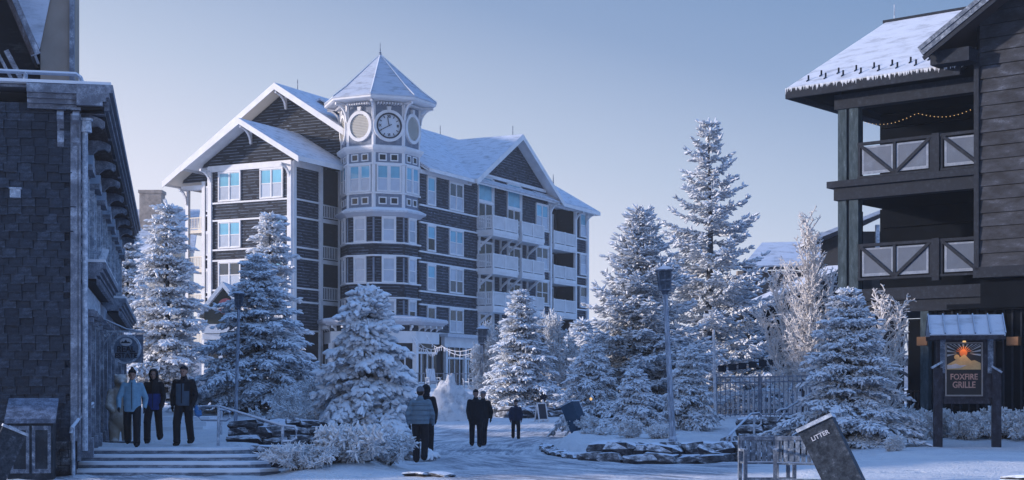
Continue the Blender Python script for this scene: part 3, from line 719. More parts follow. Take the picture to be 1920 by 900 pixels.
def conifer(label, px=None, Y=None, top=None, base=None, half=None, X=None, seed=1, dens=1.0, fl=.16, fr=.035, droop=.35, rise=.25, sparse=0.0, mat='spruce_frost', start=.03, power=.85, lean=0, gpow=1.0, ragged=.40, name='spruce_tree', group='frosted spruces around the village square', bare=0.0, tipup=.0, cat='tree'):
    rng = np.random.default_rng(seed)
    x0 = X_at(px, Y); zb = Z_at(base, Y) if base else gz(x0, Y); g0 = gz(x0, Y); zb = g0 if base is None else zb
    H = Z_at(top, Y)-g0; R = half/FPX*Y
    root = thing(name, label, cat, (x0, Y, g0-.05), group=group)
    tr = MB(); r0 = .022*H
    pts = [(lean*f*H+.03*H*.15*sin(7*f+seed), .02*H*.3*cos(5*f+seed), f*H) for f in np.linspace(0, .985, 9)]
    tr.tube(pts, r0, 8, r2=.012); tb = tr
    nb = int(15*H**.5*6*dens*(1-sparse*.5)); nb = max(60, nb)
    FP0 = []; FP1 = []; FR_ = []; TP0 = []; TP1 = []; TR = []
    for i in range(nb):
        u = (i+rng.random())/nb
        h = start+(1-start-.01)*u**gpow
        tier = .42/H*(H/8)**.5; h = min(.985, max(start, round(h/tier)*tier+rng.normal(0, .16*tier)))
        az = i*2.39996+rng.normal(0, .25)
        prof = (1-h)**power*(1 if h > .12 else .75+.25*h/.12)
        L = R*prof*(1-ragged+ragged*2*rng.random())*(1+.22*mnoise.noise(Vector((cos(az)*1.3, sin(az)*1.3, h*9+seed))))+.015*H
        if mnoise.noise(Vector((cos(az)*1.6, sin(az)*1.6, h*14+seed*3))) > .34: continue
        if sparse and rng.random() < sparse*.35: L *= .45
        ox, oy = lean*h*H, 0
        rs = rise*(1+.8*h)+rng.normal(0, .06); dr = droop*(1-.5*h)
        ns = max(5, int(L/(.14*(fl/.16))));
        s = np.linspace(0, 1, ns+1)
        dx, dy = cos(az), sin(az)
        bend = rng.normal(0, .12)
        cx = ox+dx*s*L-dy*bend*s*s*L; cy = oy+dy*s*L+dx*bend*s*s*L
        cz = h*H+(rs*s-dr*s*s*1.25+tipup*s**3)*L
        C = np.stack([cx, cy, cz], 1)
        rb = .010*L+.006
        TP0.append(C[:-1]); TP1.append(C[1:]); TR.append(np.linspace(rb*1.6, .006, ns))
        # side twigs
        d = np.gradient(C, axis=0); d /= np.linalg.norm(d, axis=1, keepdims=True)
        side = np.cross(d, [0, 0, 1.]); side /= np.linalg.norm(side, axis=1, keepdims=True)+1e-9
        for sg in (-1, 1, 0):
            for j in range(1, ns+1):
                sj = s[j]
                if sj < .16+bare*.3 and rng.random() < .3+bare*.5: continue
                if sg == 0:
                    if rng.random() < .35: 
                        tl = fl*1.2
                        dd = d[j]*.8+np.array([0, 0, .5]) if rng.random() < .5 else d[j]+np.array([0, 0, -.6])
                    elif j == ns: tl = fl*1.8; dd = d[j]
                    else: continue
                else:
                    tl = (.42*L*(1-sj)*(.6+.6*rng.random())+fl*1.1)*(1-.3*sparse)
                    tl = min(tl, .95*R*.5+fl)
                    a_ = .75+rng.normal(0, .15)
                    dd = d[j]*cos(a_)+side[j]*sg*sin(a_)+np.array([0, 0, -.10+rng.normal(0, .12)-dr*.25])
                dd = dd/np.linalg.norm(dd)
                nf = max(1, int(tl/(fl*.62)))
                p = C[j]
                q = np.linspace(0, 1, nf+1)[:, None]
                tw = p+dd*tl*q+np.array([0, 0, -.12])*tl*q*q
                if tl > fl*1.6:
                    TP0.append(tw[:1]); TP1.append(tw[-1:]); TR.append(np.array([.007+.004*tl]))
                for k in range(nf):
                    base_p = tw[k]+rng.normal(0, .01, 3)
                    for m_ in range(2 if k < nf-1 else 3):
                        v = dd+rng.normal(0, .38, 3)*np.array([1, 1, .45])+np.array([0, 0, -.05]); v /= np.linalg.norm(v)
                        ln = fl*(.75+.6*rng.random())
                        FP0.append(base_p[None]); FP1.append((base_p+v*ln)[None]); FR_.append(fr*(.75+.55*rng.random()))
    # leader and top tuft
    for k in range(10):
        zt = H*(.955+.045*k/10); v = rng.normal(0, .5, 3); v[2] = abs(v[2])+.4; v /= np.linalg.norm(v)
        p = np.array([lean*zt, 0, zt]); FP0.append(p[None]); FP1.append((p+v*fl*1.1)[None]); FR_.append(fr*.9)
    FP0.append(np.array([[lean*H, 0, H*.96]])); FP1.append(np.array([[lean*H, 0, H*1.005]])); FR_.append(fr)
    P0 = np.concatenate(FP0); P1 = np.concatenate(FP1); rr = np.array(FR_)
    v, f = seg_arrays(P0, P1, rr*.55, rr, rr*.28, .55, 4)
    v2, f2 = seg_arrays(np.concatenate(TP0), np.concatenate(TP1), np.concatenate(TR), np.concatenate(TR)*.9, np.concatenate(TR)*.8, .5, 3)
    put('crown', np_mesh('crown', v, f, M[mat], True), root)
    tm_ = tb.mesh('trunk', M['bark'], True); put('trunk', tm_, root)
    put('branches', np_mesh('branches', v2, f2, M['twig_bark']), root)['kind'] = 'stuff'
    return root
def grow(rng, p, d, L, r, depth, segs, spread=.6, up=.15, nsub=3, jit=.18, ratio=.68):
    n = 4; pts = [p]
    for i in range(n):
        d = d+rng.normal(0, jit, 3)+np.array([0, 0, up*.3]); d = d/np.linalg.norm(d)
        q = pts[-1]+d*L/n; segs.append((pts[-1], q, r*(1-.18*i), depth)); pts.append(q)
        if depth > 0 and i >= 1 or (depth > 1 and i >= 0):
            for _ in range(1 if rng.random() < .75 else 2):
                a = rng.normal(0, 1, 3); a -= a.dot(d)*d; a /= np.linalg.norm(a)
                nd = d*cos(spread)+a*sin(spread)+np.array([0, 0, up]); nd /= np.linalg.norm(nd)
                grow(rng, q, nd, L*ratio*(.75+.4*rng.random()), r*.58, depth-1, segs, spread, up, nsub, jit, ratio)
    if depth > 0: grow(rng, pts[-1], d, L*ratio, r*.7, depth-1, segs, spread, up, nsub, jit, ratio)
def frost_tree(label, px, Y, top, width, stems=3, seed=1, depth=3, mat='twig_frost', base_r=.07, spread=.6, up=.2, spur=.07, rough=.02, name='bare_tree', cat='tree', group=None, spurs=2, thick=1.0, gz_off=0, tilt=.15, jit=.18, ratio=.68, base=None):
    rng = np.random.default_rng(seed); x0 = X_at(px, Y); g0 = gz(x0, Y)+gz_off
    H = Z_at(top, Y)-g0
    root = thing(name, label, cat, (x0, Y, g0-.04), group=group)
    segs = []
    for i in range(stems):
        a = 2*pi*i/stems+rng.random(); d = np.array([cos(a)*tilt, sin(a)*tilt, 1.0])*1.0; d /= np.linalg.norm(d)
        grow(rng, np.array([cos(a)*.08, sin(a)*.08, 0.]), d, 1.0, base_r, depth, segs, spread, up, 3, jit, ratio)
    P0 = np.array([s[0] for s in segs]); P1 = np.array([s[1] for s in segs]); r = np.array([s[2] for s in segs]); dp = np.array([s[3] for s in segs])
    allp = np.concatenate([P0, P1]); zs = H/np.percentile(allp[:, 2], 99.9); hw = np.percentile(np.abs(allp[:, 0]), 98.5); sx_ = (width/FPX*Y)/hw
    sc = np.array([sx_, sx_, zs]); P0 = P0*sc; P1 = P1*sc
    big = dp >= depth-0
    v, f = seg_arrays(P0[big], P1[big], r[big], r[big]*.93, r[big]*.85, .5, 6)
    put('trunk', np_mesh('trunk', v, f, M['bark'] if mat != 'larch_frost' else M[mat], True), root)
    sm = ~big; A = P0[sm]; B = P1[sm]; rs = np.maximum(r[sm], .008)*thick
    parts = [seg_arrays(A, B, rs, rs, rs*.8, .5, 3)]
    for k in range(spurs):
        tt = rng.random((len(A), 1)); o = A+(B-A)*tt; v_ = (B-A); v_ /= np.linalg.norm(v_, axis=1, keepdims=True)+1e-9
        v_ = v_*.6+rng.normal(0, .6, v_.shape); v_ /= np.linalg.norm(v_, axis=1, keepdims=True)
        parts.append(seg_arrays(o, o+v_*spur*(.6+.8*rng.random((len(A), 1))), rough*.8, rough, rough*.4, .5, 3))
    v, f = merge(parts)
    put('crown', np_mesh('crown', v, f, M[mat]), root)
    return root
G1 = 'frosted spruces around the village square'
conifer('frosted spruce just beyond the end of the shingled shop on the left', 238, 82, 425, None, 62, seed=3, fl=.30, fr=.07, dens=.9, mat='spruce_light')
conifer('tall frosted spruce behind the three walkers at left, lower boughs catching pale light', 312, 72, 378, None, 88, seed=4, fl=.26, fr=.062, dens=1.0, mat='spruce_light')
conifer('narrow tall frosted spruce in front of the hotel left wing, behind a wider one', 508, 66, 400, None, 62, seed=5, fl=.25, fr=.055, dens=.9, mat='spruce_light', power=.7)
conifer('wide frosted spruce standing behind the left street lamp', 483, 55, 478, None, 122, seed=6, fl=.20, fr=.045, dens=1.15, mat='spruce_frost', power=.95)
conifer('bushy frosted spruce with fat rimed boughs, nearest the man in the puffer jacket', 690, 39.0, 540, None, 112, seed=7, fl=.24, fr=.072, dens=.8, ragged=.32, mat='spruce_light', droop=.55, rise=.3, power=.92, start=.0)
conifer('neat conical frosted spruce in front of the hotel right end', 977, 80, 545, None, 72, seed=8, fl=.26, fr=.052, dens=1.1, mat='spruce_frost', power=1.0)
conifer('broad frosted spruce behind the leaning tall street lamp', 1200, 60, 395, None, 145, seed=9, fl=.23, fr=.046, dens=1.25, mat='spruce_frost', tipup=.3, droop=.45, power=1.0, ragged=.4)
conifer('tallest sparse spruce with ragged layered boughs, behind the slatted fence', 1330, 68, 226, None, 150, seed=10, fl=.23, fr=.05, dens=1.0, sparse=.62, mat='spruce_frost', ragged=.45, droop=.25, rise=.10, tipup=.3, bare=.35, power=.92)
conifer('small frosted spruce left of the leaning tall lamp post', 1190, 49, 690, None, 52, seed=11, fl=.15, fr=.034, dens=1.1, droop=.5)
conifer('small frosted spruce right of the leaning tall lamp post', 1292, 50, 650, None, 50, seed=12, fl=.16, fr=.036, dens=1.1, droop=.5)
conifer('round full frosted spruce left of the restaurant sign', 1590, 42, 540, None, 105, seed=13, fl=.15, fr=.034, dens=1.5, mat='spruce_frost', power=.8, droop=.3)
conifer('low frosted spruce half hidden behind the slatted fence', 1400, 72, 600, None, 92, seed=14, fl=.24, fr=.05, dens=.8, mat='spruce_dark')
conifer('frosted spruce far behind the broad one, beside the hotel end', 1092, 92, 600, None, 60, seed=15, fl=.3, fr=.06, dens=.9)
conifer('low spreading spruce at the left edge of the island bed', 1110, 58, 640, None, 68, seed=16, fl=.2, fr=.04, dens=.9, droop=.6, mat='spruce_frost')
# bare, rime-coated broadleaf trees and larch
frost_tree('airy rime-coated bare tree to the right of the neat conical spruce', 1025, 84, 590, 60, 7, 21, 3, spur=.22, rough=.028, spurs=5, up=.12, spread=.5, tilt=.5)
frost_tree('airy rime-coated bare tree to the left of the neat conical spruce', 938, 85, 605, 46, 6, 22, 3, spur=.22, rough=.028, spurs=4, up=.12, spread=.5, tilt=.5)
def larch(label, Y, stems, seed):
    """open tree: upright stems with rising side branches set with short rimed spurs; stems = (px foot, px top, y top, half width px)"""
    rng = np.random.default_rng(seed); x0 = X_at(stems[0][0], Y); g0 = gz(x0, Y); root = thing('larch_tree', label, 'tree', (x0, Y, g0-.04))
    TA = []; TB = []; TR = []; CA = []; CB = []; CR = []
    for si, (pf, pt_, yt, hw) in enumerate(stems):
        H = Z_at(yt, Y)-g0; xa = X_at(pf, Y)-x0; xb = X_at(pt_, Y)-x0; Wd = hw/FPX*Y; oy = rng.normal(0, .25)
        hs = np.linspace(0, 1, 14); S_ = np.stack([xa+(xb-xa)*hs+.05*np.sin(hs*9+si), oy*hs, H*hs], 1)
        TA.append(S_[:-1]); TB.append(S_[1:]); TR.append(.075*(1-hs[:-1])+.018)
        nb = int(16*H*.55)
        for i in range(nb):
            h = .18+.8*(i+rng.random())/nb; az = i*2.4+rng.normal(0, .3); j = min(12, int(h*13)); p = S_[j]+(S_[j+1]-S_[j])*(h*13-j)
            L = Wd*(1.12-h)**.8*rng.uniform(.55, 1.15)+.18; up = rng.uniform(.5, 1.1)+.6*h; n = max(3, int(L/.16))
            q = np.linspace(0, 1, n+1); d = np.array([cos(az), sin(az)*.9, up]); d /= np.linalg.norm(d)
            B = p+d*L*q[:, None]+np.array([0, 0, .22])*L*(q**2)[:, None]+rng.normal(0, .02, (n+1, 3))
            CA.append(B[:-1]); CB.append(B[1:]); CR.append(.020*(1-q[:-1])+.013)
            for k in range(1, n+1):
                for m_ in range(3):
                    v = d*.5+rng.normal(0, .6, 3)+np.array([0, 0, .25]); v /= np.linalg.norm(v); ln = rng.uniform(.10, .26)*(1 if m_ else 1.5*(1-.4*q[k]))
                    CA.append(B[k][None]); CB.append((B[k]+v*ln)[None]); CR.append(np.array([.015]))
                    if ln > .2: 
                        for _ in range(2):
                            w_ = v+rng.normal(0, .6, 3); w_ /= np.linalg.norm(w_); c = B[k]+v*ln*rng.uniform(.4, .9); CA.append(c[None]); CB.append((c+w_*.12)[None]); CR.append(np.array([.013]))
    A_, B_, R_ = np.concatenate(TA), np.concatenate(TB), np.concatenate(TR); v, f = seg_arrays(A_, B_, R_, R_*.95, R_*.9, .5, 6); put('trunk', np_mesh('trunk', v, f, M['larch_frost'], True), root)
    A_, B_, R_ = np.concatenate(CA), np.concatenate(CB), np.concatenate(CR); v, f = seg_arrays(A_, B_, R_, R_*1.1, R_*.8, .5, 4); put('crown', np_mesh('crown', v, f, M['larch_frost']), root)
    return root
larch('tall pale rime-coated larch with open twigs catching warm light', 58, [(1522, 1513, 408, 66), (1508, 1528, 440, 50), (1530, 1560, 520, 50)], 23)
larch('lower pale rime-coated larch leaning left of the tall one', 59.5, [(1500, 1452, 512, 62), (1497, 1478, 500, 48), (1490, 1425, 585, 40)], 24)
larch('bare frosted sapling with crooked twigs behind the round spruce', 45.5, [(1648, 1652, 556, 48), (1655, 1690, 575, 40)], 25)
# shrubs
GS = 'frosted shrubs in the snowy beds'
def shrub(label, px, Y, top, width, seed, **k):
    a = dict(stems=9, depth=2, spur=.10, rough=.022, spurs=3, base_r=.018, spread=.5, up=.2, tilt=.6, thick=1.9); a.update(k)
    st = a.pop('stems'); dp = a.pop('depth')
    return frost_tree(label, px, Y, top, width, st, seed, dp, a.pop('mat', 'twig_frost'), name='shrub', cat='shrub', group=GS, **a)
shrub('spiky frosted shrub in the front bed beside the snowy steps', 560, 31.6, 832, 58, 31, stems=14, rough=.014, jit=.12)
shrub('upright frosted shrub with thick stubby shoots in the front bed', 662, 32.5, 800, 56, 32, stems=20, rough=.036, spur=.14, jit=.07, tilt=.42, thick=2.8)
shrub('low frosted shrub under the skirt of the bushy spruce', 728, 34.0, 812, 44, 33, stems=14)
shrub('tangled frosted shrub behind the lower end of the middle handrail', 560, 40, 765, 60, 34, stems=14)
shrub('tall straggly frosted shrub between the lamp post spruce and the bushy spruce', 545, 47, 722, 60, 35, stems=10)
shrub('frosted shrub in the gap left of the bushy spruce', 610, 43, 700, 52, 36, stems=12)
shrub('small round frosted shrub at the tip of the island bed', 1128, 47, 805, 34, 37, stems=10)
shrub('thin frosted shrub at the left edge of the island bed', 1098, 50, 782, 30, 38)
shrub('small tufted frosted shrub in front of the small left spruce', 1183, 45, 790, 17, 39, tilt=.3)
shrub('small tufted frosted shrub just left of the leaning lamp base', 1236, 45, 800, 20, 40, tilt=.35)
shrub('tiny frosted shrub alone on the lawn left of the sign posts', 1680, 38, 818, 14, 41, stems=6)
for i, (px, Y, w) in enumerate(((1715, 45, 34), (1765, 46, 34), (1812, 45, 32), (1870, 45.5, 36), (1920, 45, 40), (1690, 47, 36))):
    shrub(('leftmost clump of the low frosted hedge, beside the picket gate', 'clump of low frosted hedge right of the left sign post', 'clump of low frosted hedge under the middle of the sign',
           'clump of low frosted hedge at the right sign post', 'clump of low frosted hedge at the right edge of the view', 'clump of low frosted hedge hidden partly by the round spruce')[i] if i != 5 else 'clump of low frosted hedge touching the skirt of the round spruce', px, Y, 765+(i % 3)*5, w, 50+i, stems=15, spurs=6, rough=.028, spur=.11, tilt=.9)
# ================================================================== shingled shop on the left
DB = Vector((-.2139, .9769, 0)); NB = Vector((-.9769, -.2139, 0)); Q0 = Vector((-8.71, 31.0, 0))
FSd = frame(Q0, DB, NB)            # side wall, x back, y into building
FFr = frame(Q0, -NB, DB)           # front wall, x to the right (negative x is left), y into building
shop = thing('shingled_shop', 'dark weathered shingle shop on the left with carved eave brackets and pilastered storefront', 'shop', tuple(Q0))
def sb(name, mat, F, x0, x1, y0, y1, z0, z1, par=None): return MB().box(x0, x1, y0, y1, z0, z1).build(name, M[mat], par or shop, F)
M['old_shingle'] = mat_frosted('weathered_cedar_shingle', (.017, .021, .031), (.20, .26, .36), .32, (1, 1, 2), 3.0, up=.2, soft=.10, rnd=.15)
M['shop_trim'] = mat_frosted('rimed_shop_trim', (.10, .115, .15), (.48, .54, .64), .52, nscale=3, up=.25)
M['brown_wood'] = mat_frosted('rimed_brown_wood', (.055, .042, .042), (.40, .45, .54), .34, (2, 2, .6), 5, up=.2)
M['tan_board'] = mat_simple('tan_painted_board', (.30, .25, .21), .7, .12, 2)
M['dark_soffit'] = mat_simple('dark_stained_soffit', (.016, .018, .024), .8, .2, 2)
ZT = 7.75
sb('wall', 'old_shingle', FSd, .03, 27, .03, 8, 0, ZT-.3)
# front wall: one shingle at a time
shm = []
for i in range(5):
    mb = MB(); w = .265; mb.add([(0, -.035, 0), (w-.012, -.035, 0), (w-.012, -.008, .20), (0, -.008, .20), (0, 0, 0), (w-.012, 0, 0), (w-.012, 0, .2), (0, 0, .2)],
        [(0, 1, 2, 3), (5, 4, 7, 6), (4, 5, 1, 0), (1, 5, 6, 2), (4, 0, 3, 7), (3, 2, 6, 7)])
    shm.append(mb.mesh('shingle', M['old_shingle']))
rs = random.Random(5); cnt = 0; extra = MB()
for r in range(43):
    z = .28+r*.17; off = rs.uniform(-.1, .1)
    for c in range(8):
        x = -1.85-.04+c*.265+off; 
        if x > -.26: continue
        yy = rs.uniform(-.03, .004); dz = rs.uniform(-.02, .015)
        if z > ZT-.45: continue
        if cnt < 292 and x > -1.8: put('shingle', shm[rs.randrange(5)], shop, FFr @ T(x, yy, z+dz) @ RY(rs.uniform(-.008, .008))); cnt += 1
        else: extra.add([(x, -.03, z), (x+.25, -.03, z), (x+.25, -.008, z+.2), (x, -.008, z+.2)], [(0, 1, 2, 3)])
extra.lap(-9, -1.85, .28, ZT-.4, 0, .17)
extra.build('shingles', M['old_shingle'], shop, FFr)['kind'] = 'stuff'
MB().lap(.3, 27, 3.9, ZT-.5, .03, .17).build('shingles', M['old_shingle'], shop, FSd)['kind'] = 'stuff'
# stone foot of the wall
for r in range(4):
    x = -.62
    while x < -.05:
        w = rs.uniform(.16, .34); w = min(w, -.04-x)
        MB().box(x, x+w-.015, rs.uniform(-.10, -.06), .02, .06+r*.16, .205+r*.16).build('stone', M['stone'], shop, FFr); x += w
sb('corner_board', 'shop_trim', FFr, -.13, .03, -.06, -.001, .7, ZT-.5); sb('corner_board', 'shop_trim', FSd, -.06, .16, -.065, -.002, .3, ZT-.5)
MB().tube([(.08, -.14, .5), (.08, -.14, ZT-.75)], .06, 8).build('downspout', M['rail'], shop, FSd)
MB().cyl((.08, -.16), .12, .10, ZT-.85, ZT-.6, 8).cyl((.08, -.16), .14, .14, ZT-.62, ZT-.57, 8).build('downspout_head', M['rail'], shop, FSd)
# cornice with stepped mouldings: front return and the long eave
def cornice(F, x0, x1, ov, z, hgt, par=None, mat='shop_trim', nm='cornice'):
    mb = MB()
    for i, (o, a, b2) in enumerate(((ov, .62, 1.0), (ov-.07, .40, .62), (ov-.13, .20, .40), (ov-.2, 0, .20))):
        mb.box(x0, x1+(0), -o, .0, z+a*hgt, z+b2*hgt)
    return mb.build(nm, M[mat], par or shop, F)
cornice(FFr, -.95, .62, .32, 7.32, .46)
cornice(FSd, -.33, 26.5, .70, 7.38, .42)
sb('eave_soffit', 'dark_soffit', FSd, -.2, 26.4, -.52, 0, 7.32, 7.385)
sb('frieze_board', 'shop_trim', FSd, .16, 26, -.05, 0, 6.75, 7.0)
sb('roof_edge_snow', 'snow', FSd, -.3, 26.5, -.66, 6, 7.80, 7.86)
sb('parapet_cap', 'shop_trim', FFr, -9, .60, -.1, .5, ZT-.02, ZT+.03)
def scroll(F, x, z, par=None, s=1.0, depth=.5, mat='shop_trim', w=.13):
    """carved scroll bracket, profile swept as bars"""
    mb = MB(); d = depth
    pr = [(-.03, -.78), (-.12, -.80), (-.17, -.70), (-.13, -.58), (-.09, -.45), (-.13, -.30), (-.22, -.22), (-.34, -.20), (-.42, -.26), (-.47, -.22), (-.47, -.12), (-.38, -.06), (-.2, 0), (-.02, 0)]
    pts = [(a*d/.5*s, b2*s) for a, b2 in pr]; n = len(pts)
    vs = [(x-w/2, a, z+b2) for a, b2 in pts]+[(x+w/2, a, z+b2) for a, b2 in pts]
    fs = [tuple(range(n-1, -1, -1)), tuple(range(n, 2*n))]+[(i, (i+1) % n, (i+1) % n+n, i+n) for i in range(n)]
    mb.add(vs, fs)
    mb.box(x-w/2-.03, x+w/2+.03, -.48*d/.5*s, 0, z-.0, z+.05)
    return mb.build('eave_bracket', M[mat], par or shop, F)
for i in range(9): scroll(FSd, .38+i*3.1, 7.3, s=1.05, depth=.52, w=.16)
scroll(FFr, -.32, 7.3, s=.9, depth=.25); scroll(FFr, -.02, 7.3, s=.9, depth=.25)
sl = MB()
for i in range(180):
    x = .8+i*.14
    if (x-.38) % 3.1 > .4: sl.box(x, x+.05, -.46, -.05, 7.27, 7.32)
sl.build('dentil', M['brown_wood'], shop, FSd)['kind'] = 'stuff'
# upper side windows with hoods
for i in range(8):
    x = 1.7+i*3.1
    o = MB().box(x-.12, x, -.1, .02, 4.2, 6.35).box(x+.8, x+.92, -.1, .02, 4.2, 6.35).box(x, x+.8, -.08, .02, 5.25, 5.33).box(x-.14, x+.94, -.12, .02, 4.1, 4.2).build('window', M['rail'], shop, FSd)
    MB().box(x, x+.8, -.03, .02, 4.2, 6.35).build('pane', M['glass'], o, FSd)
    MB().poly([(x-.2, 6.35), (x+1.0, 6.35), (x+1.0, 6.47), (x+.4, 6.75), (x-.2, 6.47)], -.22, .02).build('window_hood', M['shop_trim'], shop, FSd)
# storefront cornice boxes
for x0, x1, ov, z, nm in ((.85, 8.6, .52, 4.02, 'a'), (11.2, 24, .62, 3.9, 'b')):
    cornice(FSd, x0, x1, ov, z, .34, nm='storefront_cornice'); sb('storefront_snow', 'snow', FSd, x0, x1, -ov+.02, 0, z+.345, z+.40)
    sb('soffit', 'dark_soffit', FSd, x0+.05, x1-.05, -ov+.2, 0, z-.05, z-.003)
    ct = MB()
    for k in range(int((x1-x0)/.35)): ct.box(x0+.15+k*.35, x0+.27+k*.35, -ov+.12, -ov+.2, z-.12, z-.004)
    ct.build('dentil', M['shop_trim'], shop, FSd)['kind'] = 'stuff'
sb('fascia_board', 'shop_trim', FSd, .9, 26, -.12, .0, 3.35, 3.9)
sb('sign_band', 'rail', FSd, 1.2, 6.6, -.15, -.121, 3.42, 3.85)
for i, x in enumerate((.5, 2.4, 4.4, 6.4, 8.6, 11.0, 13.6, 16.2, 19, 22, 25)):
    p = MB().box(x-.13, x+.13, -.24, 0, .35, 3.35).box(x-.17, x+.17, -.29, 0, .35, .75).box(x-.17, x+.17, -.29, 0, 3.1, 3.2).build('pilaster', M['shop_trim'], shop, FSd)
    MB().box(x-.18, x+.18, -.31, .0, 3.22, 3.36).cyl((0, 0), .07, .07, -.16, .16, 8, T(x, -.33, 3.27) @ RY(pi/2)).build('capital', M['shop_trim'], p, FSd)
    if i < 9:
        x2 = (2.4, 4.4, 6.4, 8.6, 11.0, 13.6, 16.2, 19, 22)[i]-.13
        fr_ = MB().box(x+.13, x2, -.07, 0, .35, 1.0).box(x+.13, x2, -.06, 0, 3.1, 3.35).box(x+.13, x+.24, -.07, 0, 1.0, 3.1).box(x2-.11, x2, -.07, 0, 1.0, 3.1).box((x+x2)/2, (x+x2)/2+.08, -.07, 0, 1.0, 3.1).build('shop_window', M['brown_wood'], shop, FSd)
        MB().box(x+.24, x2-.11, -.03, -.001, 1.0, 3.1).build('pane', M['glass_dark'], fr_, FSd)
# wall lantern box and electric box on the front wall
MB().box(-1.28, -1.08, -.16, -.03, 5.53, 5.7).box(-1.3, -1.06, -.18, -.03, 5.70, 5.73).build('vent_box', M['rail'], shop, FFr)
MB().box(-.1, .1, -.14, 0, 0, .28, T(1.6, -.34, 4.45) @ RX(.3) @ RY(.2)).box(-.03, .03, -.06, .34, .1, .16, T(1.6, -.34, 4.5)).build('flood_lamp', M['rail'], shop, FSd)
# roof terrace rail
MB().tube([(-9, .6, ZT+.42), (-.06, .6, ZT+.42), (.02, .6, ZT+.36), (.14, .6, ZT+.03)], .045, 8).tube([(-1.05, .6, ZT), (-1.05, .6, ZT+.42)], .045, 8).tube([(.03, .6, ZT), (.03, .6, ZT+.34)], .04, 8).tube([(-3.5, .6, ZT), (-3.5, .6, ZT+.42)], .045, 8).build('terrace_rail', M['rail'], shop, FFr)
# upper storey set back on the terrace: steep dark gable, blue-white roof slope, tan bay
US = FFr @ T(0, 2.5, ZT)
upper = shop
sb('upper_wall', 'siding_bare', US, -9, -.92, .3, 6, .0, 7)
sb('tan_wall', 'tan_board', US, -.93, -.28, .2, 3, .35, 6.5); sb('tan_wall_trim', 'shop_trim', US, -.32, -.22, .12, .32, .35, 6.5); sb('tan_wall_trim', 'shop_trim', US, -.93, .12, .0, 1.5, .05, .33); sb('tan_wall_base', 'shop_trim', US, -.25, .1, .1, 1.2, .33, .45)
# rake seen from below: eave corner low at right, rising to the left
def P_on(px, py, yl):    # a point on the plane y = yl of frame US through the given sight line, in US coordinates
    inv = US.inverted(); o = inv @ Vector((0, 0, CAMZ)); d = inv.to_3x3() @ Vector(((px-960)/FPX, 1, (HY-py)/FPX))
    k = (yl-o.y)/d.y; return o+d*k
e0 = P_on(66, 98, -.9); e1 = P_on(22, -6, -.9); up_ = (e1-e0); slope = up_.z/abs(up_.x)
ridge = e0+(e1-e0).normalized()*4.0
MB().slab([e0, e0+Vector((0.0, 5.0, 0)), ridge+Vector((0, 5.0, 0)), ridge], .08).build('upper_roof', M['roof_snow'], shop, US)
e0b = e0+Vector((-.02, .03, -.09)); rb_ = ridge+Vector((-.02, .03, -.09))
MB().slab([e0b, e0b+Vector((0, 4.9, 0)), rb_+Vector((0, 4.9, 0)), rb_], .07).build('upper_soffit', M['dark_soffit'], shop, US)
MB().bar(e0+Vector((.02, -.03, -.06)), ridge+Vector((.02, -.03, -.06)), .06, .20).build('upper_bargeboard', M['shop_trim'], shop, US)
MB().bar(e0+Vector((-.05, -.07, -.06)), ridge+Vector((-.05, -.07, -.06)), .04, .10).build('upper_bargeboard', M['brown_wood'], shop, US)
MB().bar((-.98, -.1, .0), (-1.6, -.2, 1.2), .10, .10).build('roof_brace', M['shop_trim'], shop, US)
MB().bar((-1.18, -.1, .0), (-1.75, -.2, 1.1), .06, .06).build('roof_brace', M['shop_trim'], shop, US)
# blue snowy back slope seen over the rake
b0 = P_on(74, 92, .12); b1 = P_on(94, -4, .12); b2_ = P_on(30, -4, .12)
MB().slab([b0, b1, b2_], .06).build('upper_roof', M['roof_snow'], shop, US)
# ================================================================== hanging REAL ESTATE sign
sx0, sy0 = X_at(237, 38), 38.0
sg = thing('hanging_sign', 'round REAL ESTATE shop sign hanging from a scrolled iron bracket on the shingled shop', 'sign', (sx0, sy0, 2.7))
F0 = T(sx0, sy0, 0)
zc = Z_at(655, 38)
MB().disc((0, zc), .34, -.03, .03, 36).build('sign_board', mat_frosted('sign_blue_paint', (.10, .15, .22), (.42, .50, .60), .46, nscale=5, up=0), sg, F0)
MB().ring((0, zc), .31, .36, -.05, .05, 36).build('sign_rim', M['rail'], sg, F0)
MB().box(-.02, .40, .04, .07, zc-.33, zc+.36).build('sign_backing', M['shop_trim'], sg, F0)
dk = mat_simple('dark_lettering', (.02, .028, .045), .6, .1)
put('lettering', text_mesh('REAL', .20, .008, dk), sg, F0 @ T(0, -.045, zc-.0)); put('lettering', text_mesh('ESTATE', .165, .008, dk), sg, F0 @ T(0, -.045, zc-.16))
MB().disc((0, zc+.18), .10, -.05, -.03, 24, 1.5).build('emblem', M['white_frost'], sg, F0)
MB().poly([(-.13, zc+.15), (.13, zc+.15), (.07, zc+.19), (.04, zc+.18), (0, zc+.24), (-.05, zc+.18), (-.08, zc+.2)], -.06, -.05).build('emblem_mountain', dk, sg, F0)
br = MB(); br.bar((-.85, 0, zc+.45), (.42, 0, zc+.43), .05, .05); br.tube([(-.85, 0, zc+.78), (-.5, 0, zc+.72), (0, 0, zc+.5), (.35, 0, zc+.44), (.46, 0, zc+.43)], .022, 6)
for cx, cz, r in ((-.62, zc+.62, .09), (-.68, zc+.27, .12), (-.5, zc+.35, .07)):
    br.tube([(cx+r*(1-k/26)*cos(k*.45), 0, cz+r*(1-k/26)*sin(k*.45)) for k in range(20)], .016, 5)
br.tube([(-.85, 0, zc-.2), (-.7, 0, zc-.1), (-.5, 0, zc+.2), (-.3, 0, zc+.43)], .02, 6)
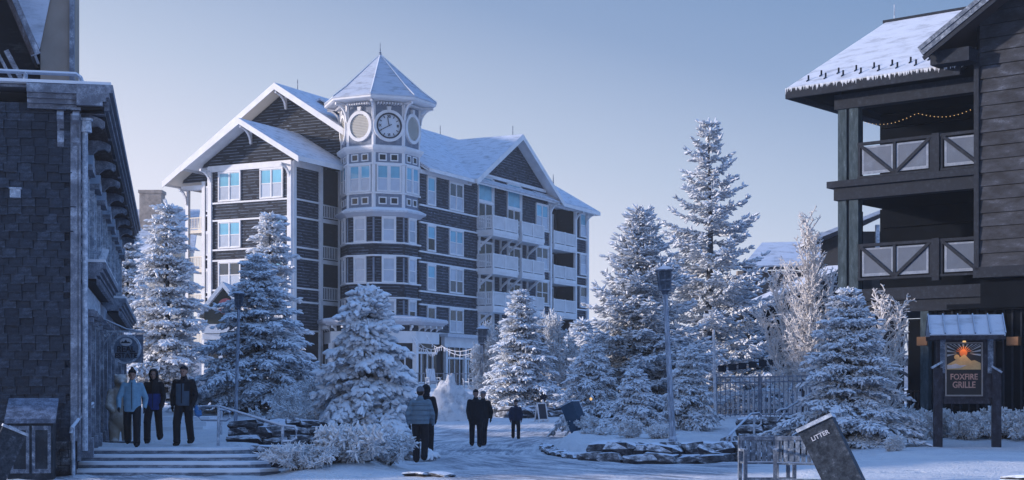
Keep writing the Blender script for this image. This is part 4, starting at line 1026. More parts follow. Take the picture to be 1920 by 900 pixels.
for x in (-.25, .25): br.tube([(x, 0, zc+.43), (x*.8, 0, zc+.3)], .012, 5)
br.build('sign_bracket', M['rail'], sg, F0)
# ================================================================== steps, rails, terrace furniture
st = thing('stone_steps', 'broad snow-covered steps below the three walkers at left', 'steps', (-7.8, 33, 0))
M['step_riser'] = mat_frosted('snow_dusted_step', (.05, .06, .08), (.62, .67, .75), .52, (1, 1, 3), 3, up=.1, soft=.12)
for i in range(4):
    y0 = 33.75-i*.62; z1 = .45-i*.125
    xr = -6.0+i*.30
    o = MB(); o.polyz([(-10.2, y0), (-10.2, y0-.7), (xr-.5, y0-.7), (xr, y0-.55), (xr+.35, y0-.1), (xr+.3, y0)], z1-.30, z1-.02)
    o.build('step', M['step_riser'], st, I4)
    o = MB(); o.polyz([(-10.2, y0+.02), (-10.2, y0-.66), (xr-.52, y0-.66), (xr-.02, y0-.50), (xr+.30, y0-.08), (xr+.26, y0+.02)], z1-.085, z1+.03+.004*i)
    o.build('snow_cover', M['snow'], st, I4)
# upper steps in the distance of the terrace
st2 = thing('stone_steps', 'short flight of snowy steps further up the path behind the walkers', 'steps', (-9.3, 47, .6))
for i in range(4): MB().box(-10.9, -9.6+.3, 46+i*.5, 49, .5+i*.14-.12, .5+i*.14+.02).build('step', M['snow'], st2, I4); MB().box(-10.9, -9.6+.28, 45.97+i*.5, 48.9, .5+i*.14-.2, .5+i*.14-.122).build('step_riser', M['stone'], st2, I4)
def pipe_rail(label, pts, posts, r=.028, loops=(), mat='rail'):
    t0 = thing('handrail', label, 'handrail', tuple(pts[0]))
    MB().tube(pts, r, 8).build('rail', M[mat], t0, I4)
    for a, b2 in posts: MB().tube([a, b2], r*1.05, 8).build('post', M[mat], t0, I4)
    for l in loops: MB().tube(l, r*.9, 8).build('rail_end', M[mat], t0, I4)
    return t0
def A(px, py, Y): return tuple(P3(px, py, Y))
pipe_rail('rimed pipe handrail against the corner of the shingled shop, left of the steps', [A(133, 812, 30.5), A(134, 803, 30.5), A(168, 760, 31.7), A(174, 756, 31.9), A(174, 765, 31.9)],
          [(A(137, 800, 30.6), A(138, 898, 30.6)), (A(163, 766, 31.6), A(164, 850, 31.6))], .035)
pipe_rail('long rimed pipe handrail beside the steps, left of the front bed', [A(370, 763, 34.8), A(380, 762, 34.8), A(412, 762, 34.3), A(530, 798, 32.5), A(553, 800, 32.3), A(556, 806, 32.3), A(555, 822, 32.3), A(548, 827, 32.3), A(530, 828, 32.3)],
          [(A(410, 762, 34.2), A(409, 836, 34.2)), (A(530, 799, 32.4), A(530, 835, 32.4)), (A(415, 764, 35.2), A(414, 815, 35.2))], .03, [[A(373, 764, 34.8), A(372, 780, 34.8), A(378, 787, 34.8), A(425, 788, 34.6), A(431, 783, 34.6), A(431, 773, 34.6), A(424, 769, 34.6), A(412, 768, 34.6)]])
cab = thing('utility_cabinet', 'dark panelled utility cabinet with a rimed sloping top at the foot of the shingled shop', 'cabinet', (X_at(55, 29.8), 29.8, 0))
FC = frame((X_at(14, 29.6), 29.6, 0), (.9769, .2139, 0), (-.2139, .9769, 0))
wd = .84
MB().box(0, wd, 0, .7, -.05, 1.12).build('body', mat_frosted('cabinet_paint', (.02, .028, .04), (.3, .36, .45), .3, nscale=3, up=.2), cab, FC)
MB().add([(-.05, -.06, 1.08), (wd+.05, -.06, 1.08), (wd+.05, .75, 1.48), (-.05, .75, 1.48), (-.05, -.06, 1.17), (wd+.05, -.06, 1.17), (wd+.05, .75, 1.56), (-.05, .75, 1.56)], [(0, 3, 2, 1), (4, 5, 6, 7), (0, 1, 5, 4), (1, 2, 6, 5), (2, 3, 7, 6), (3, 0, 4, 7)]).build('lid', mat_frosted('cabinet_lid', (.06, .08, .12), (.25, .31, .42), .5, nscale=5, up=.1), cab, FC)
for x in (.05, .45): MB().box(x, x+.35, -.02, 0, .12, .2).box(x, x+.35, -.02, 0, .95, 1.03).box(x, x+.06, -.02, 0, .2, .95).box(x+.29, x+.35, -.02, 0, .2, .95).build('door_panel', M['metal'], cab, FC)
def litter_bin(label, base, rz, tilt, tx=0, s=1.0, writing=True, mat=None):
    m0 = T(*base) @ RZ(rz) @ RY(tilt) @ RX(tx) @ Matrix.Scale(s, 4)
    b_ = bpy.data.objects.new('litter_bin', None); COL.objects.link(b_); b_.matrix_world = m0; WM[b_.name] = m0.copy(); tag(b_, label, 'litter bin', 'leaning litter bins')
    mt = mat or M['bin']
    MB().box(-.225, .225, -.25, .25, 0, 1.12).build('body', mt, b_)
    MB().box(-.24, .24, -.27, .27, 1.122, 1.17).box(-.12, .02, -.05, .05, 1.171, 1.185).build('lid', M['rail'], b_)
    MB().box(-.20, .20, -.275, -.27, .62, .9).build('flap', mt, b_) if False else None
    if writing: put('lettering', text_mesh('LITTER', .078, .004, M['white_frost']), b_, m0 @ T(.0, -.255, .97))
    return b_
M['bin'] = mat_frosted('rimed_bin_metal', (.018, .026, .038), (.30, .36, .45), .38, nscale=14, up=.1)
gb = gz(X_at(1590, 21), 21)
litter_bin('leaning dark metal LITTER bin in the right foreground', (X_at(1606, 20.5), 20.5, .16), radians(-16), radians(-26), radians(-3), 1.06)
litter_bin('tilted litter bin cut off by the left edge of the view', (X_at(-22, 27), 27, .02), radians(20), radians(24), 0, .95, False)
litter_bin('tilted blue-grey bin behind the left tip of the island bed', (X_at(1092, 50), 50, .28), radians(-30), radians(-24), 0, 1.0, False, mat_frosted('blue_bin_paint', (.03, .07, .12), (.2, .28, .38), .3, nscale=5, up=.1))
# ---- carved bear statue by the shop door
bear = thing('carved_bear', 'pale carved wooden bear standing upright beside the shop door', 'statue', (X_at(222, 37), 37.2, gz(-9.4, 37.2)), radians(20))
def blob_mesh(name, elems, vox, mat, smooth_it=4):
    """elems: ('c',p0,p1,r0,r1,sx,sy) tapered capsule or ('e',centre,(rx,ry,rz)[,rotation]); fused by voxel remesh into one surface"""
    bm = bmesh.new()
    for e in elems:
        if e[0] == 'e':
            Mx = T(*e[1]) @ (e[3] if len(e) > 3 else I4) @ Matrix.Diagonal((*e[2], 1))
            bmesh.ops.create_icosphere(bm, subdivisions=3, radius=1, matrix=Mx)
        else:
            _, p0, p1, r0, r1 = e[:5]; kx = e[5] if len(e) > 5 else 1; ky = e[6] if len(e) > 6 else 1
            p0 = Vector(p0); p1 = Vector(p1); n = max(2, int((p1-p0).length/(.5*max(r0, r1)))+1)
            ringn = 14; d = (p1-p0).normalized(); up = Vector((0, 1, 0)) if abs(d.y) < .9 else Vector((1, 0, 0))
            a = up.cross(d).normalized(); b2 = d.cross(a)
            vs = []
            for i in range(-3, n+4):
                if i < 0: f = 0; off = -r0*sin(-i*pi/6*.97); rr = r0*cos(-i*pi/6*.97)
                elif i > n: f = 1; off = r1*sin((i-n)*pi/6*.97); rr = r1*cos((i-n)*pi/6*.97)
                else: f = i/n; off = 0; rr = r0+(r1-r0)*f
                c = p0.lerp(p1, f)+d*off
                vs.append([bm.verts.new(c+a*rr*kx*cos(2*pi*k/ringn)+b2*rr*ky*sin(2*pi*k/ringn)) for k in range(ringn)])
            for r0_, r1_ in zip(vs[:-1], vs[1:]):
                for k in range(ringn): bm.faces.new((r0_[k], r0_[(k+1) % ringn], r1_[(k+1) % ringn], r1_[k]))
            bm.faces.new(vs[0][::-1]); bm.faces.new(vs[-1])
    me = bpy.data.meshes.new(name); bm.to_mesh(me); bm.free()
    o = bpy.data.objects.new('tmp', me); COL.objects.link(o)
    md = o.modifiers.new('r', 'REMESH'); md.mode = 'VOXEL'; md.voxel_size = vox
    if smooth_it: s_ = o.modifiers.new('s', 'SMOOTH'); s_.iterations = smooth_it; s_.factor = .5
    dg = bpy.context.evaluated_depsgraph_get(); me2 = bpy.data.meshes.new_from_object(o.evaluated_get(dg))
    bpy.data.objects.remove(o); me2.name = name; me2.materials.clear()
    for m_ in (mat if isinstance(mat, (list, tuple)) else [mat]): me2.materials.append(m_)
    me2.polygons.foreach_set('use_smooth', [True]*len(me2.polygons)); return me2
M['bear'] = mat_frosted('pale_carved_wood', (.30, .24, .18), (.60, .58, .56), .5, nscale=3, up=.2)
put('figure', blob_mesh('bear', [('c', (0, 0, .75), (0, 0, 1.2), .27, .22, 1, .85), ('e', (0, -.02, .62), (.27, .24, .26)), ('c', (-.14, 0, .5), (-.15, -.03, .08), .15, .12), ('c', (.14, 0, .5), (.15, -.03, .08), .15, .12),
    ('e', (-.15, -.09, .05), (.11, .17, .07)), ('e', (.15, -.09, .05), (.11, .17, .07)), ('e', (0, -.04, 1.5), (.16, .15, .17)), ('c', (0, 0, 1.2), (0, 0, 1.4), .18, .13), ('c', (0, -.12, 1.47), (0, -.25, 1.45), .08, .055),
    ('e', (-.12, 0, 1.63), (.05, .03, .05)), ('e', (.12, 0, 1.63), (.05, .03, .05)), ('c', (-.22, -.02, 1.22), (-.30, -.14, .9), .10, .08), ('c', (-.30, -.14, .9), (-.22, -.28, .8), .08, .07), ('c', (.22, -.02, 1.22), (.30, -.14, .9), .10, .08), ('c', (.30, -.14, .9), (.22, -.28, .8), .08, .07)], .02, M['bear']), bear)
MB().cyl((0, 0), .38, .36, -.1, .06, 12).build('base', M['stone'], bear)
# ---- backdrop houses behind the spruces at left
bh = thing('snowy_house', 'pale house with snowy roof and stone chimney far behind the left spruces', 'house', (X_at(265, 150), 150, 3))
FH = T(X_at(262, 150), 150, 0)
MB().box(-4.5, 4.0, 0, 6, 2.5, 16.2).build('wall', M['cream'], bh, FH)
MB().slab([(-5.5, -1.2, 15.4), (5.5, -1.2, 15.4), (5.0, 4, 20.0), (-5.5, 4, 20.0)], .3).build('roof', M['roof_snow'], bh, FH)
MB().box(-.4, 1.75, 1.5, 3.2, 17, 21.3).box(-.5, 1.85, 1.4, 3.3, 21.3, 21.6).build('chimney', mat_simple('tan_chimney_stone', (.42, .34, .28), .8, .3, 3, bmp=.5), bh, FH)
MB().slab([(-3.5, -3, 13.5), (1.6, -3, 15.0), (1.6, 0, 16.5), (-3.5, 0, 15.5)], .25).build('dormer_roof', M['roof_snow'], bh, FH)
MB().box(1.2, 1.9, -.1, 0, 12.8, 14.0).build('window', M['glass_dark'], bh, FH)
# ---- pizza shop pavilion attached in front of the hotel wing
pz = thing('pizza_shop', 'small gabled pizza shop with olive front below the hotel left wing', 'shop', (X_at(415, 100), 100, 1.3))
FP = T(X_at(383, 100), 100, 0)      # 1px = .0345 m
k_ = 100/FPX
zg = Z_at(530, 100); ze_ = Z_at(578, 100)
MB().box(0, 74*k_, .05, 6, 1.2, ze_).poly([(0, ze_), (74*k_, ze_), (37*k_, zg-.3)], .05, 6).build('wall', mat_frosted('olive_clapboard', (.055, .06, .05), (.25, .27, .28), .2, nscale=4, up=0), pz, FP)
gable(FP, 37*k_, 46*k_, -.5, 5, ze_-.25, zg+.05, parent=pz, bw=.35)
MB().box(-.1, 76*k_, -.25, .03, Z_at(625, 100), Z_at(608, 100)).box(-.1, 76*k_, -.12, .03, Z_at(637, 100), Z_at(626, 100)).build('fascia_board', M['white'], pz, FP)
for x in (0, .95, 1.9): MB().box(x, x+.25, -.15, .04, 1.3, Z_at(638, 100)).build('door_post', M['white'], pz, FP)
for x in (.25, 1.2, 2.15): MB().box(x, x+.6, -.02, .04, 1.3, Z_at(640, 100)).build('pane', M['glass_dark'], pz, FP)
lt = MB()
for i in range(4):
    for j in range(5): lt.box(.30+i*.07, .33+i*.07, -.1, -.05, 2+j*.5, 2.4+j*.5)
psg = thing('pizza_sign', 'red and white round sign reading Pizza on the olive gable', 'sign', (X_at(425, 99.8), 99.8, Z_at(578, 99.8)))
FPS = T(X_at(424, 99.8), 99.85, Z_at(578, 99.8))
MB().disc((0, .12), .52, -.12, .0, 28).build('sign_disc', mat_simple('sign_red_paint', (.42, .12, .13), .5, .1), psg, FPS)
put('lettering', text_mesh('Pizza', .62, .03, mat_simple('sign_cream_paint', (.72, .66, .60), .5, .05)), psg, FPS @ T(0, -.16, 0) @ RY(radians(-6)))
MB().box(.1, .7, -.14, -.121, -.42, -.3).build('sign_stripe', mat_simple('sign_dark_paint', (.10, .03, .05), .5, .1), psg, FPS)
# ================================================================== timber restaurant on the right
DR = Vector((.766, -.642, 0)).normalized(); NR = Vector((-DR.y, DR.x, 0))     # inward = +z x ex
O1 = Vector((X_at(1570, 49.5), 49.5, 0))
FT = frame(O1, DR, NR)       # x along the deck front to the right, y inwards
M['timber'] = mat_frosted('dark_stained_timber', (.015, .020, .031), (.18, .24, .34), .25, (3, 3, 3), 2.5, up=.35, soft=.1)
M['timber_col'] = mat_frosted('rimed_green_timber', (.022, .040, .052), (.28, .38, .48), .38, (3, 3, .8), 3, up=.1, soft=.1)
M['clap'] = mat_frosted('weathered_brown_clapboard', (.024, .026, .033), (.22, .26, .35), .34, (1, 1, 2.5), 1.5, up=.1, soft=.08, rnd=.05)
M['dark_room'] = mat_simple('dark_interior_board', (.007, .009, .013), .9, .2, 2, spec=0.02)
rest = thing('timber_restaurant', 'dark timber restaurant building on the right with two covered decks and a snowy hip roof', 'restaurant', tuple(O1))
def rb(name, mat, x0, x1, y0, y1, z0, z1, par=None, F=None): return MB().box(x0, x1, y0, y1, z0, z1).build(name, M[mat], par or rest, F or FT)
def pt(px, py, yl=0):      # point on the plane y=yl of FT seen at px,py, in FT coordinates
    inv = FT.inverted(); o = inv @ Vector((0, 0, CAMZ)); d = inv.to_3x3() @ Vector(((px-960)/FPX, 1, (HY-py)/FPX)); k = (yl-o.y)/d.y; return o+d*k
XE = pt(1842, 300).x
zD1 = pt(1570, 352).z; zD2 = pt(1570, 545).z
# columns in pairs
for (a, b2) in ((1571, 1587), (1592, 1609)):
    xa, xb = pt(a, 300).x, pt(b2, 300).x
    rb('deck_column', 'timber_col', xa, xb, 0, .28, zD1+.02, pt(1570, 200).z); rb('deck_column', 'timber_col', xa, xb, 0, .28, zD2, zD1-.35)
for z0, z1 in ((zD1, pt(1570, 200).z), (zD2, zD1-.35)): rb('deck_column', 'timber', pt(1588, 300).x, pt(1591, 300).x, .06, .2, z0, z1)
# deck beams
rb('deck_beam', 'timber', pt(1556, 350).x, XE+.1, -.22, 4.2, zD1-.02, pt(1570, 344).z+.05); rb('deck_beam', 'timber', pt(1566, 350).x, XE+.1, -.1, .3, zD1-.42, zD1-.02)
rb('deck_beam', 'timber', pt(1571, 540).x, XE+.1, -.1, .3, zD2-.38, zD2); rb('deck_beam', 'timber', pt(1571, 540).x, XE+.1, 0, 4.2, zD2-.75, zD2-.381)
rb('deck_beam', 'timber', pt(1566, 200).x, XE+.1, -.06, .35, pt(1570, 205).z-.02, pt(1570, 185).z+.1)
rb('beam_infill', 'dark_room', pt(1575, 200).x, XE+.3, .1, .3, pt(1570, 185).z+.1, pt(1570, 185).z+.55)
# back walls of the decks
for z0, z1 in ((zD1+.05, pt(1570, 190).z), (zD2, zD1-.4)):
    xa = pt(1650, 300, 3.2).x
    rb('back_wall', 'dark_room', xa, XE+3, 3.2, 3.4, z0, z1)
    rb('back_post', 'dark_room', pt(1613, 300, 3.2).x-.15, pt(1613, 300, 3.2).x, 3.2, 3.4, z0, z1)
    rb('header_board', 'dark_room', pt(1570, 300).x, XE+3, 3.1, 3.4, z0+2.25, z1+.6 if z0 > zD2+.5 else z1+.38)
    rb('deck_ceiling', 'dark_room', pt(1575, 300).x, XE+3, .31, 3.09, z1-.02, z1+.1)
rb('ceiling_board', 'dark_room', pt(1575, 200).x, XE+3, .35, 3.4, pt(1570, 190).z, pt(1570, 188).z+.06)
M['frost_edge'] = mat_frosted('thick_frost_on_glass', (.16, .20, .27), (.42, .46, .54), .52, nscale=5, up=0, soft=.16)
# railings: frame, frosted panes, cross braces
def truss_panel(x0, x1, z0, z1, rev=False, split=True, nm='railing'):
    o = MB().box(x0, x1, -.02, .10, z1-.09, z1).box(x0, x1, -.02, .10, z0, z0+.07).box(x0, x0+.09, 0, .09, z0+.07, z1-.09).box(x1-.09, x1, 0, .09, z0+.07, z1-.09).build('railing', M['timber'], rest, FT)
    n = 2 if split else 1
    for i in range(n):
        a = x0+.09+i*(x1-x0-.18)/n; b2 = a+(x1-x0-.18)/n
        MB().box(a+.05, b2-.05, .035, .05, z0+.12, z1-.14).build('frosted_pane', M['frost_glass'], o, FT)
        g_ = MB(); xa_, xb_, za_, zb_ = a+.05, b2-.05, z0+.12, z1-.14; e_ = .09
        g_.box(xa_, xb_, .030, .034, za_, za_+e_).box(xa_, xb_, .030, .034, zb_-e_*.6, zb_).box(xa_, xa_+e_*.8, .030, .034, za_+e_, zb_-e_*.6).box(xb_-e_*.8, xb_, .030, .034, za_+e_, zb_-e_*.6)
        g_.build('frost_edge', M['frost_edge'], o, FT)
        down = (i == 0)
        p, q = ((a, z1-.09), (b2, z0+.07)) if down else ((a, z0+.07), (b2, z1-.09))
        MB().bar((p[0], .01, p[1]), (q[0], .01, q[1]), .05, .10).build('brace', M['timber'], o, FT)
        if i: MB().box(a-.045, a+.045, -.01, .09, z0+.07, z1-.09).build('mullion', M['timber'], o, FT)
for zz0, zz1 in ((pt(1610, 335).z, pt(1610, 268).z), (pt(1610, 526).z, pt(1610, 458).z)):
    xa, xm, xn = pt(1608, 300).x, pt(1748, 300).x, pt(1762, 300).x
    truss_panel(xa, xm, zz0, zz1); truss_panel(xn, XE, zz0, zz1, split=False)
    rb('railing_post', 'timber', xm+.003, xn-.003, -.05, .12, zz0-.12, zz1+.03)
# string of tiny lights under the upper ceiling
em = bpy.data.materials.new('warm_bulb'); em.use_nodes = True; bb = em.node_tree.nodes['Principled BSDF']; bb.inputs['Emission Color'].default_value = (1, .62, .25, 1); bb.inputs['Emission Strength'].default_value = .4; bb.inputs['Base Color'].default_value = (.5, .3, .1, 1)
M['bulb'] = em
sl_ = thing('string_lights', 'faint strand of tiny warm lights inside the upper deck of the timber restaurant', 'string lights', tuple(FT @ Vector((1, 1, 9))))
cord = MB(); bulbs = MB(); pts = []
for i in range(70):
    f = i/69; x = .3+f*(XE-.3); z = pt(1620, 205).z-.15-.22*abs(sin(f*pi*2.2)); pts.append((x, .8, z))
    if i % 2 == 0: bulbs.cbox((x, .8, z-.03), (.016, .016, .016))
cord.tube(pts, .004, 4); cord.build('cord', M['dark_room'], sl_, FT); bulbs.build('bulbs', M['bulb'], sl_, FT)['kind'] = 'stuff'
# hip roof over the decks
def wp(px, py, Y): return P3(px, py, Y)
e1, e2 = wp(1475, 165, 50.0), wp(1475, 165, 50.0)+DR*5.9
zed = e1.z
r1, r2 = wp(1662, 41, 53.5), None
r1 = Vector((r1.x, r1.y, r1.z)); r2 = r1+DR*6.0
bk = e1+NR*(2*((r1-e1).dot(NR)))
MB().slab([e1, e2, r2+DR*0, r1], .14).slab([e1, r1, bk], .14).build('roof', M['roof_snow'], rest, I4)
sv = Vector((0, 0, -.17)); inn = (NR+DR)*.05
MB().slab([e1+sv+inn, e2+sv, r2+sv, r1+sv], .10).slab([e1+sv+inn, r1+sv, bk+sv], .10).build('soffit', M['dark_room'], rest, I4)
MB().bar(e1+Vector((0, 0, -.2)), e2+Vector((0, 0, -.2)), .10, .30).build('fascia', M['timber'], rest, I4)
MB().bar(e1+Vector((0, 0, -.2)), bk+Vector((0, 0, -.2)), .10, .30).build('fascia', M['timber'], rest, I4)
MB().bar(r1-DR*.1, r2, .16, .10).build('ridge_cap', M['timber'], rest, I4)
MB().tube([r1+DR*.3, r1+DR*.3+Vector((0, 0, .55))], .02, 6).build('vent_pipe', M['rail'], rest, I4)
ic = MB(); rr_ = random.Random(8); dd_ = (e2-e1)
for i in range(170):
    f = rr_.random(); p = e1+dd_*f*.98-NR*.06; L = rr_.uniform(.02, .10)*(1.6 if rr_.random() < .12 else 1)
    ic.tube([p+Vector((0, 0, -.02)), p+Vector((0, 0, -.06-L))], .022, 5, r2=.004)
ic.build('icicles', M['snow'], rest, I4)['kind'] = 'stuff'
up_n = (r1-e1); up_n = up_n-DR*up_n.dot(DR); up_n.normalize()
for row in (0, 1):
    for i in range(9):
        p = e1+DR*(.55+i*.62+row*.3)+up_n*(.5+row*.35)
        MB().bar(p, p+Vector((0, 0, .16)), .05, .05).bar(p+Vector((0, 0, .02)), p-up_n*.14+Vector((0, 0, .02)), .03, .04).build('snow_guard', M['timber'], rest, I4)
# near wall, proud of the decks, with one clapboard at a time
XW = XE+.02; YW = -.55
zb0 = pt(1850, 500, YW).z; zb1 = 13.5
rb('wall', 'dark_room', XW, XW+9, YW+.06, 6, zb0, zb1)
rb('corner_board', 'timber', XW-.02, XW+.13, YW-.08, YW+.2, zb0-.1, pt(1850, 92, YW).z)
rb('corner_board', 'rail', XW-.03, XW-.021, YW-.05, YW-.0, pt(1850, 480, YW).z, pt(1850, 120, YW).z)
zz = zb0; i = 0
sp = 24.5/FPX*48.5*.97
while zz < pt(1850, 20, YW).z:
    x1 = XW+.13
    MB().add([(x1, YW-.03, zz), (x1+6.5, YW-.03, zz), (x1+6.5, YW+.02, zz+sp-.012), (x1, YW+.02, zz+sp-.012), (x1, YW+.05, zz), (x1+6.5, YW+.05, zz)], [(0, 1, 2, 3), (4, 5, 1, 0)]).build('clapboard', M['clap'], rest, FT)
    zz += sp; i += 1
rb('band_board', 'timber', XW-.05, XW+6, YW-.08, YW+.3, zb0-.32, zb0-.003)
# big front gable of the near wing: its lower eave corner pokes into view
ga = pt(1727, 88, YW-1.0); gb_ = pt(1838, -4, YW-1.0); gd = (gb_-ga).normalized(); gtop = ga+gd*6.5
MB().slab([ga, gtop, gtop+Vector((0, 6, 0)), ga+Vector((0, 6, 0))], .10).build('gable_roof', M['timber'], rest, FT)
gs = Vector((0.02, .04, -.12))
MB().slab([ga+gs, gtop+gs, gtop+gs+Vector((0, 5.8, 0)), ga+gs+Vector((0, 5.8, 0))], .08).build('gable_soffit', M['brown_wood'], rest, FT)
o_ = Vector((0, -.04, -.14)); MB().bar(ga+o_, gtop+o_, .08, .30).build('bargeboard', M['metal'], rest, FT)
o_ = Vector((0, -.09, -.06)); MB().bar(ga+o_, gtop+o_, .05, .12).build('bargeboard', M['metal'], rest, FT)
o_ = Vector((.08, -.02, -.36)); MB().bar(ga+o_, gtop+o_, .05, .12).build('bargeboard', M['timber'], rest, FT)
rb('eave_return', 'timber', ga.x+.15, XW+.1, YW-.7, YW+.0, pt(1842, 112, YW).z-.1, pt(1842, 96, YW).z+.05)
# ground floor: vertical battens and column, dark openings
zgd = .5
yb = .0
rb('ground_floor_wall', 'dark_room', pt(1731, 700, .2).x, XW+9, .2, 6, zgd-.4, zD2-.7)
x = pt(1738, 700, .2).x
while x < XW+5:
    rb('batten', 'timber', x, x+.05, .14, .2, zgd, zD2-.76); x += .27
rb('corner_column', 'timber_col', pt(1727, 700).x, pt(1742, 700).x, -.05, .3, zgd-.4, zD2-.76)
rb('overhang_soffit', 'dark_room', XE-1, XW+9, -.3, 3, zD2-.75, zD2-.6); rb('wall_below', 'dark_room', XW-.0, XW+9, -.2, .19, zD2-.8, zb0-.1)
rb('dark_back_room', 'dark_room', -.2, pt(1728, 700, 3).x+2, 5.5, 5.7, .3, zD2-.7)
rb('deck_column', 'timber', pt(1573, 650).x, pt(1585, 650).x, 0, .3, .3, zD2-.76)
rb('stair_landing', 'timber', XW-1.5, XW+4, -.5, .1, .55, .72)
for px, pxe in ((1722, 1741), (1890, 1912)):
    a = pt(px, 640, -.0); MB().box(a.x, pt(pxe, 640).x, -.12, .12, pt(px, 648).z, pt(px, 632).z).build('wall_lantern', mat_simple('dim_amber_glass', (.20, .10, .05), .3, .1), rest, FT) if px > 0 else None
# balustrade on a raised walk behind, post with knees, picket gate, little oval sign
bw = thing('raised_walkway', 'raised timber walkway with a white frosted balustrade behind the column of the restaurant', 'walkway', (X_at(1700, 56), 56, .6))
FW = T(0, 56, 0)
def xz(px, py, Y=56): return X_at(px, Y), Z_at(py, Y)
xa, z0 = xz(1674, 672); xb, z1 = xz(1732, 655)
MB().box(xa, xb, 0, 1.2, z0-.25, z0).build('deck', M['metal'], bw, FW)
mb = MB().box(xa, xb, 0, .07, z0+.05, z0+.12)
for i in range(4):
    x = xa+.06+i*.29; mb.bar((x, .03, z0+.1), (x+.12, .03, z0+.9), .05, .05); mb.bar((x+.26, .03, z0+.1), (x+.14, .03, z0+.9), .05, .05)
mb.box(xa, xb, 0, .07, z0+.88, z0+.95); mb.build('balustrade', M['rail'], bw, FW)
x, _ = xz(1712, 700); mb = MB().box(x-.09, x+.09, .2, .4, .4, z0-.25); mb.bar((x-.5, .3, z0-.35), (x, .3, z0-.7), .08, .1).bar((x+.5, .3, z0-.35), (x, .3, z0-.7), .08, .1); mb.build('support_post', M['metal'], bw, FW)
def picket(label, a, b2, h, sp, mat, rails=(.15, .85), wdt=.035, top=None, name='picket_fence', cat='fence', group=None, posts=(), arch=False):
    a = Vector(a); b2 = Vector(b2); d = b2-a; L = math.hypot(d.x, d.y); ex = Vector((d.x, d.y, 0)).normalized()
    t0 = thing(name, label, cat, tuple(a), group=group); n = int(L/sp)
    dz = (b2.z-a.z)/L
    pm = MB().box(-wdt/2, wdt/2, -.015, .015, 0, h).mesh('picket', M[mat])
    for i in range(n+1):
        s_ = i*L/n; put('picket', pm, t0, frame(a+ex*s_+Vector((0, 0, dz*s_)), ex, (-ex.y, ex.x, 0)))
    for r in rails: MB().bar(a+Vector((0, 0, r*h)), b2+Vector((0, 0, r*h)), .05, .05).build('rail', M[mat], t0, I4)
    for s_ in posts: p = a+ex*s_*L+Vector((0, 0, dz*s_*L)); MB().bar(p-Vector((0, 0, .1)), p+Vector((0, 0, h+.12)), .09, .09).build('post', M[mat], t0, I4)
    return t0
picket('short dark picket gate with frosted tops beside the restaurant column', P3(1680, 778, 52), P3(1729, 780, 52), Z_at(730, 52)-Z_at(778, 52), .125, 'brown_wood', (.05, .28, .95))
M['fence_metal'] = mat_frosted('rimed_fence_metal', (.13, .15, .20), (.45, .50, .60), .5, nscale=6, up=.3)
M['fence_pale'] = mat_frosted('pale_picket_paint', (.42, .40, .43), (.72, .71, .74), .65, nscale=6, up=.3)
Yf = 57
za_, h_ = Z_at(781, Yf), Z_at(706, Yf)-Z_at(781, Yf)
picket('tall frosted metal fence with two top rails, between the tallest spruce and the round spruce', P3(1342, 782, Yf), P3(1424, 781, Yf), h_, .165, 'fence_metal', (.05, .86, .99), .028, posts=(0, 1), name='metal_fence')
picket('right-hand run of the tall frosted metal fence, ending behind the round spruce', P3(1428, 781, Yf), P3(1520, 780, Yf-1), h_*1.0, .165, 'fence_metal', (.05, .86, .99), .028, posts=(1,), name='metal_fence')
picket('low pale picket fence standing behind the tall metal fence', P3(1345, 779, Yf+2), P3(1500, 779, Yf+2), Z_at(733, Yf)-Z_at(780, Yf), .19, 'fence_pale', (.3, .95), .07)
picket('low picket fence glimpsed behind the third walker, under the left spruces', P3(374, 748, 60), P3(418, 748, 60), .50, .15, 'fence_pale', (.3, .85), .06)
aw = thing('awning_frame', 'row of dark awning boards above the metal fence', 'awning', P3(1350, 690, 62))
for i in range(7): MB().box(0, 15/FPX*62, 0, .06, 0, .26, T(*P3(1347+i*19, 697-i*2.4, 62))).build('board', M['timber'], aw, I4)
MB().bar(P3(1345, 688, 62.1), P3(1480, 672, 62.1), .05, .05).build('beam', M['timber'], aw, I4)
ov = thing('oval_sign', 'small pale green oval sign hanging in the dark under the walkway', 'sign', (X_at(1680, 50), 50, Z_at(690, 50)))
FO = T(X_at(1680, 50), 50, Z_at(692, 50))
MB().disc((0, 0), .26, -.02, .02, 24, .38).build('sign_board', mat_simple('pale_green_sign', (.22, .36, .34), .5, .1), ov, FO)
MB().disc((0, .0), .17, -.03, -.021, 20, .32).poly([(-.05, -.17), (.05, -.17), (.02, -.25), (-.02, -.25)], -.03, -.021).build('emblem', M['white_frost'], ov, FO)
MB().bar((0, 0, .25), (0, 0, .5), .015, .015).build('hanger', M['timber'], ov, FO)
# ---- houses behind the larch
h2 = thing('snow_roofed_house', 'dark shingled house with a wide blue-white roof behind the pale larch', 'house', (X_at(1480, 90), 90, 1))
F2 = T(0, 90, 0)
def q(px, py, Y=90, dy=0): return Vector((X_at(px, Y), dy, Z_at(py, Y)))
MB().slab([q(1392, 498), q(1600, 497), q(1600, 452)+Vector((0, 5, .5)), q(1455, 455)+Vector((0, 5, .5))], .2).build('roof', M['roof_snow'], h2, F2)
MB().box(q(1392, 0).x, q(1600, 0).x, -.05, .1, q(0, 506).z, q(0, 499).z-.05).build('fascia', M['timber'], h2, F2)
MB().box(q(1398, 0).x, q(1600, 0).x, .8, 5, .9, q(0, 506).z).build('wall', M['siding_bare'], h2, F2); MB().lap(q(1398, 0).x, q(1600, 0).x, .9, q(0, 506).z, .79, .25).build('siding', mat_frosted('brown_grey_siding', (.07, .075, .09), (.3, .34, .42), .3, (1, 1, 4), 2, up=0), h2, F2)
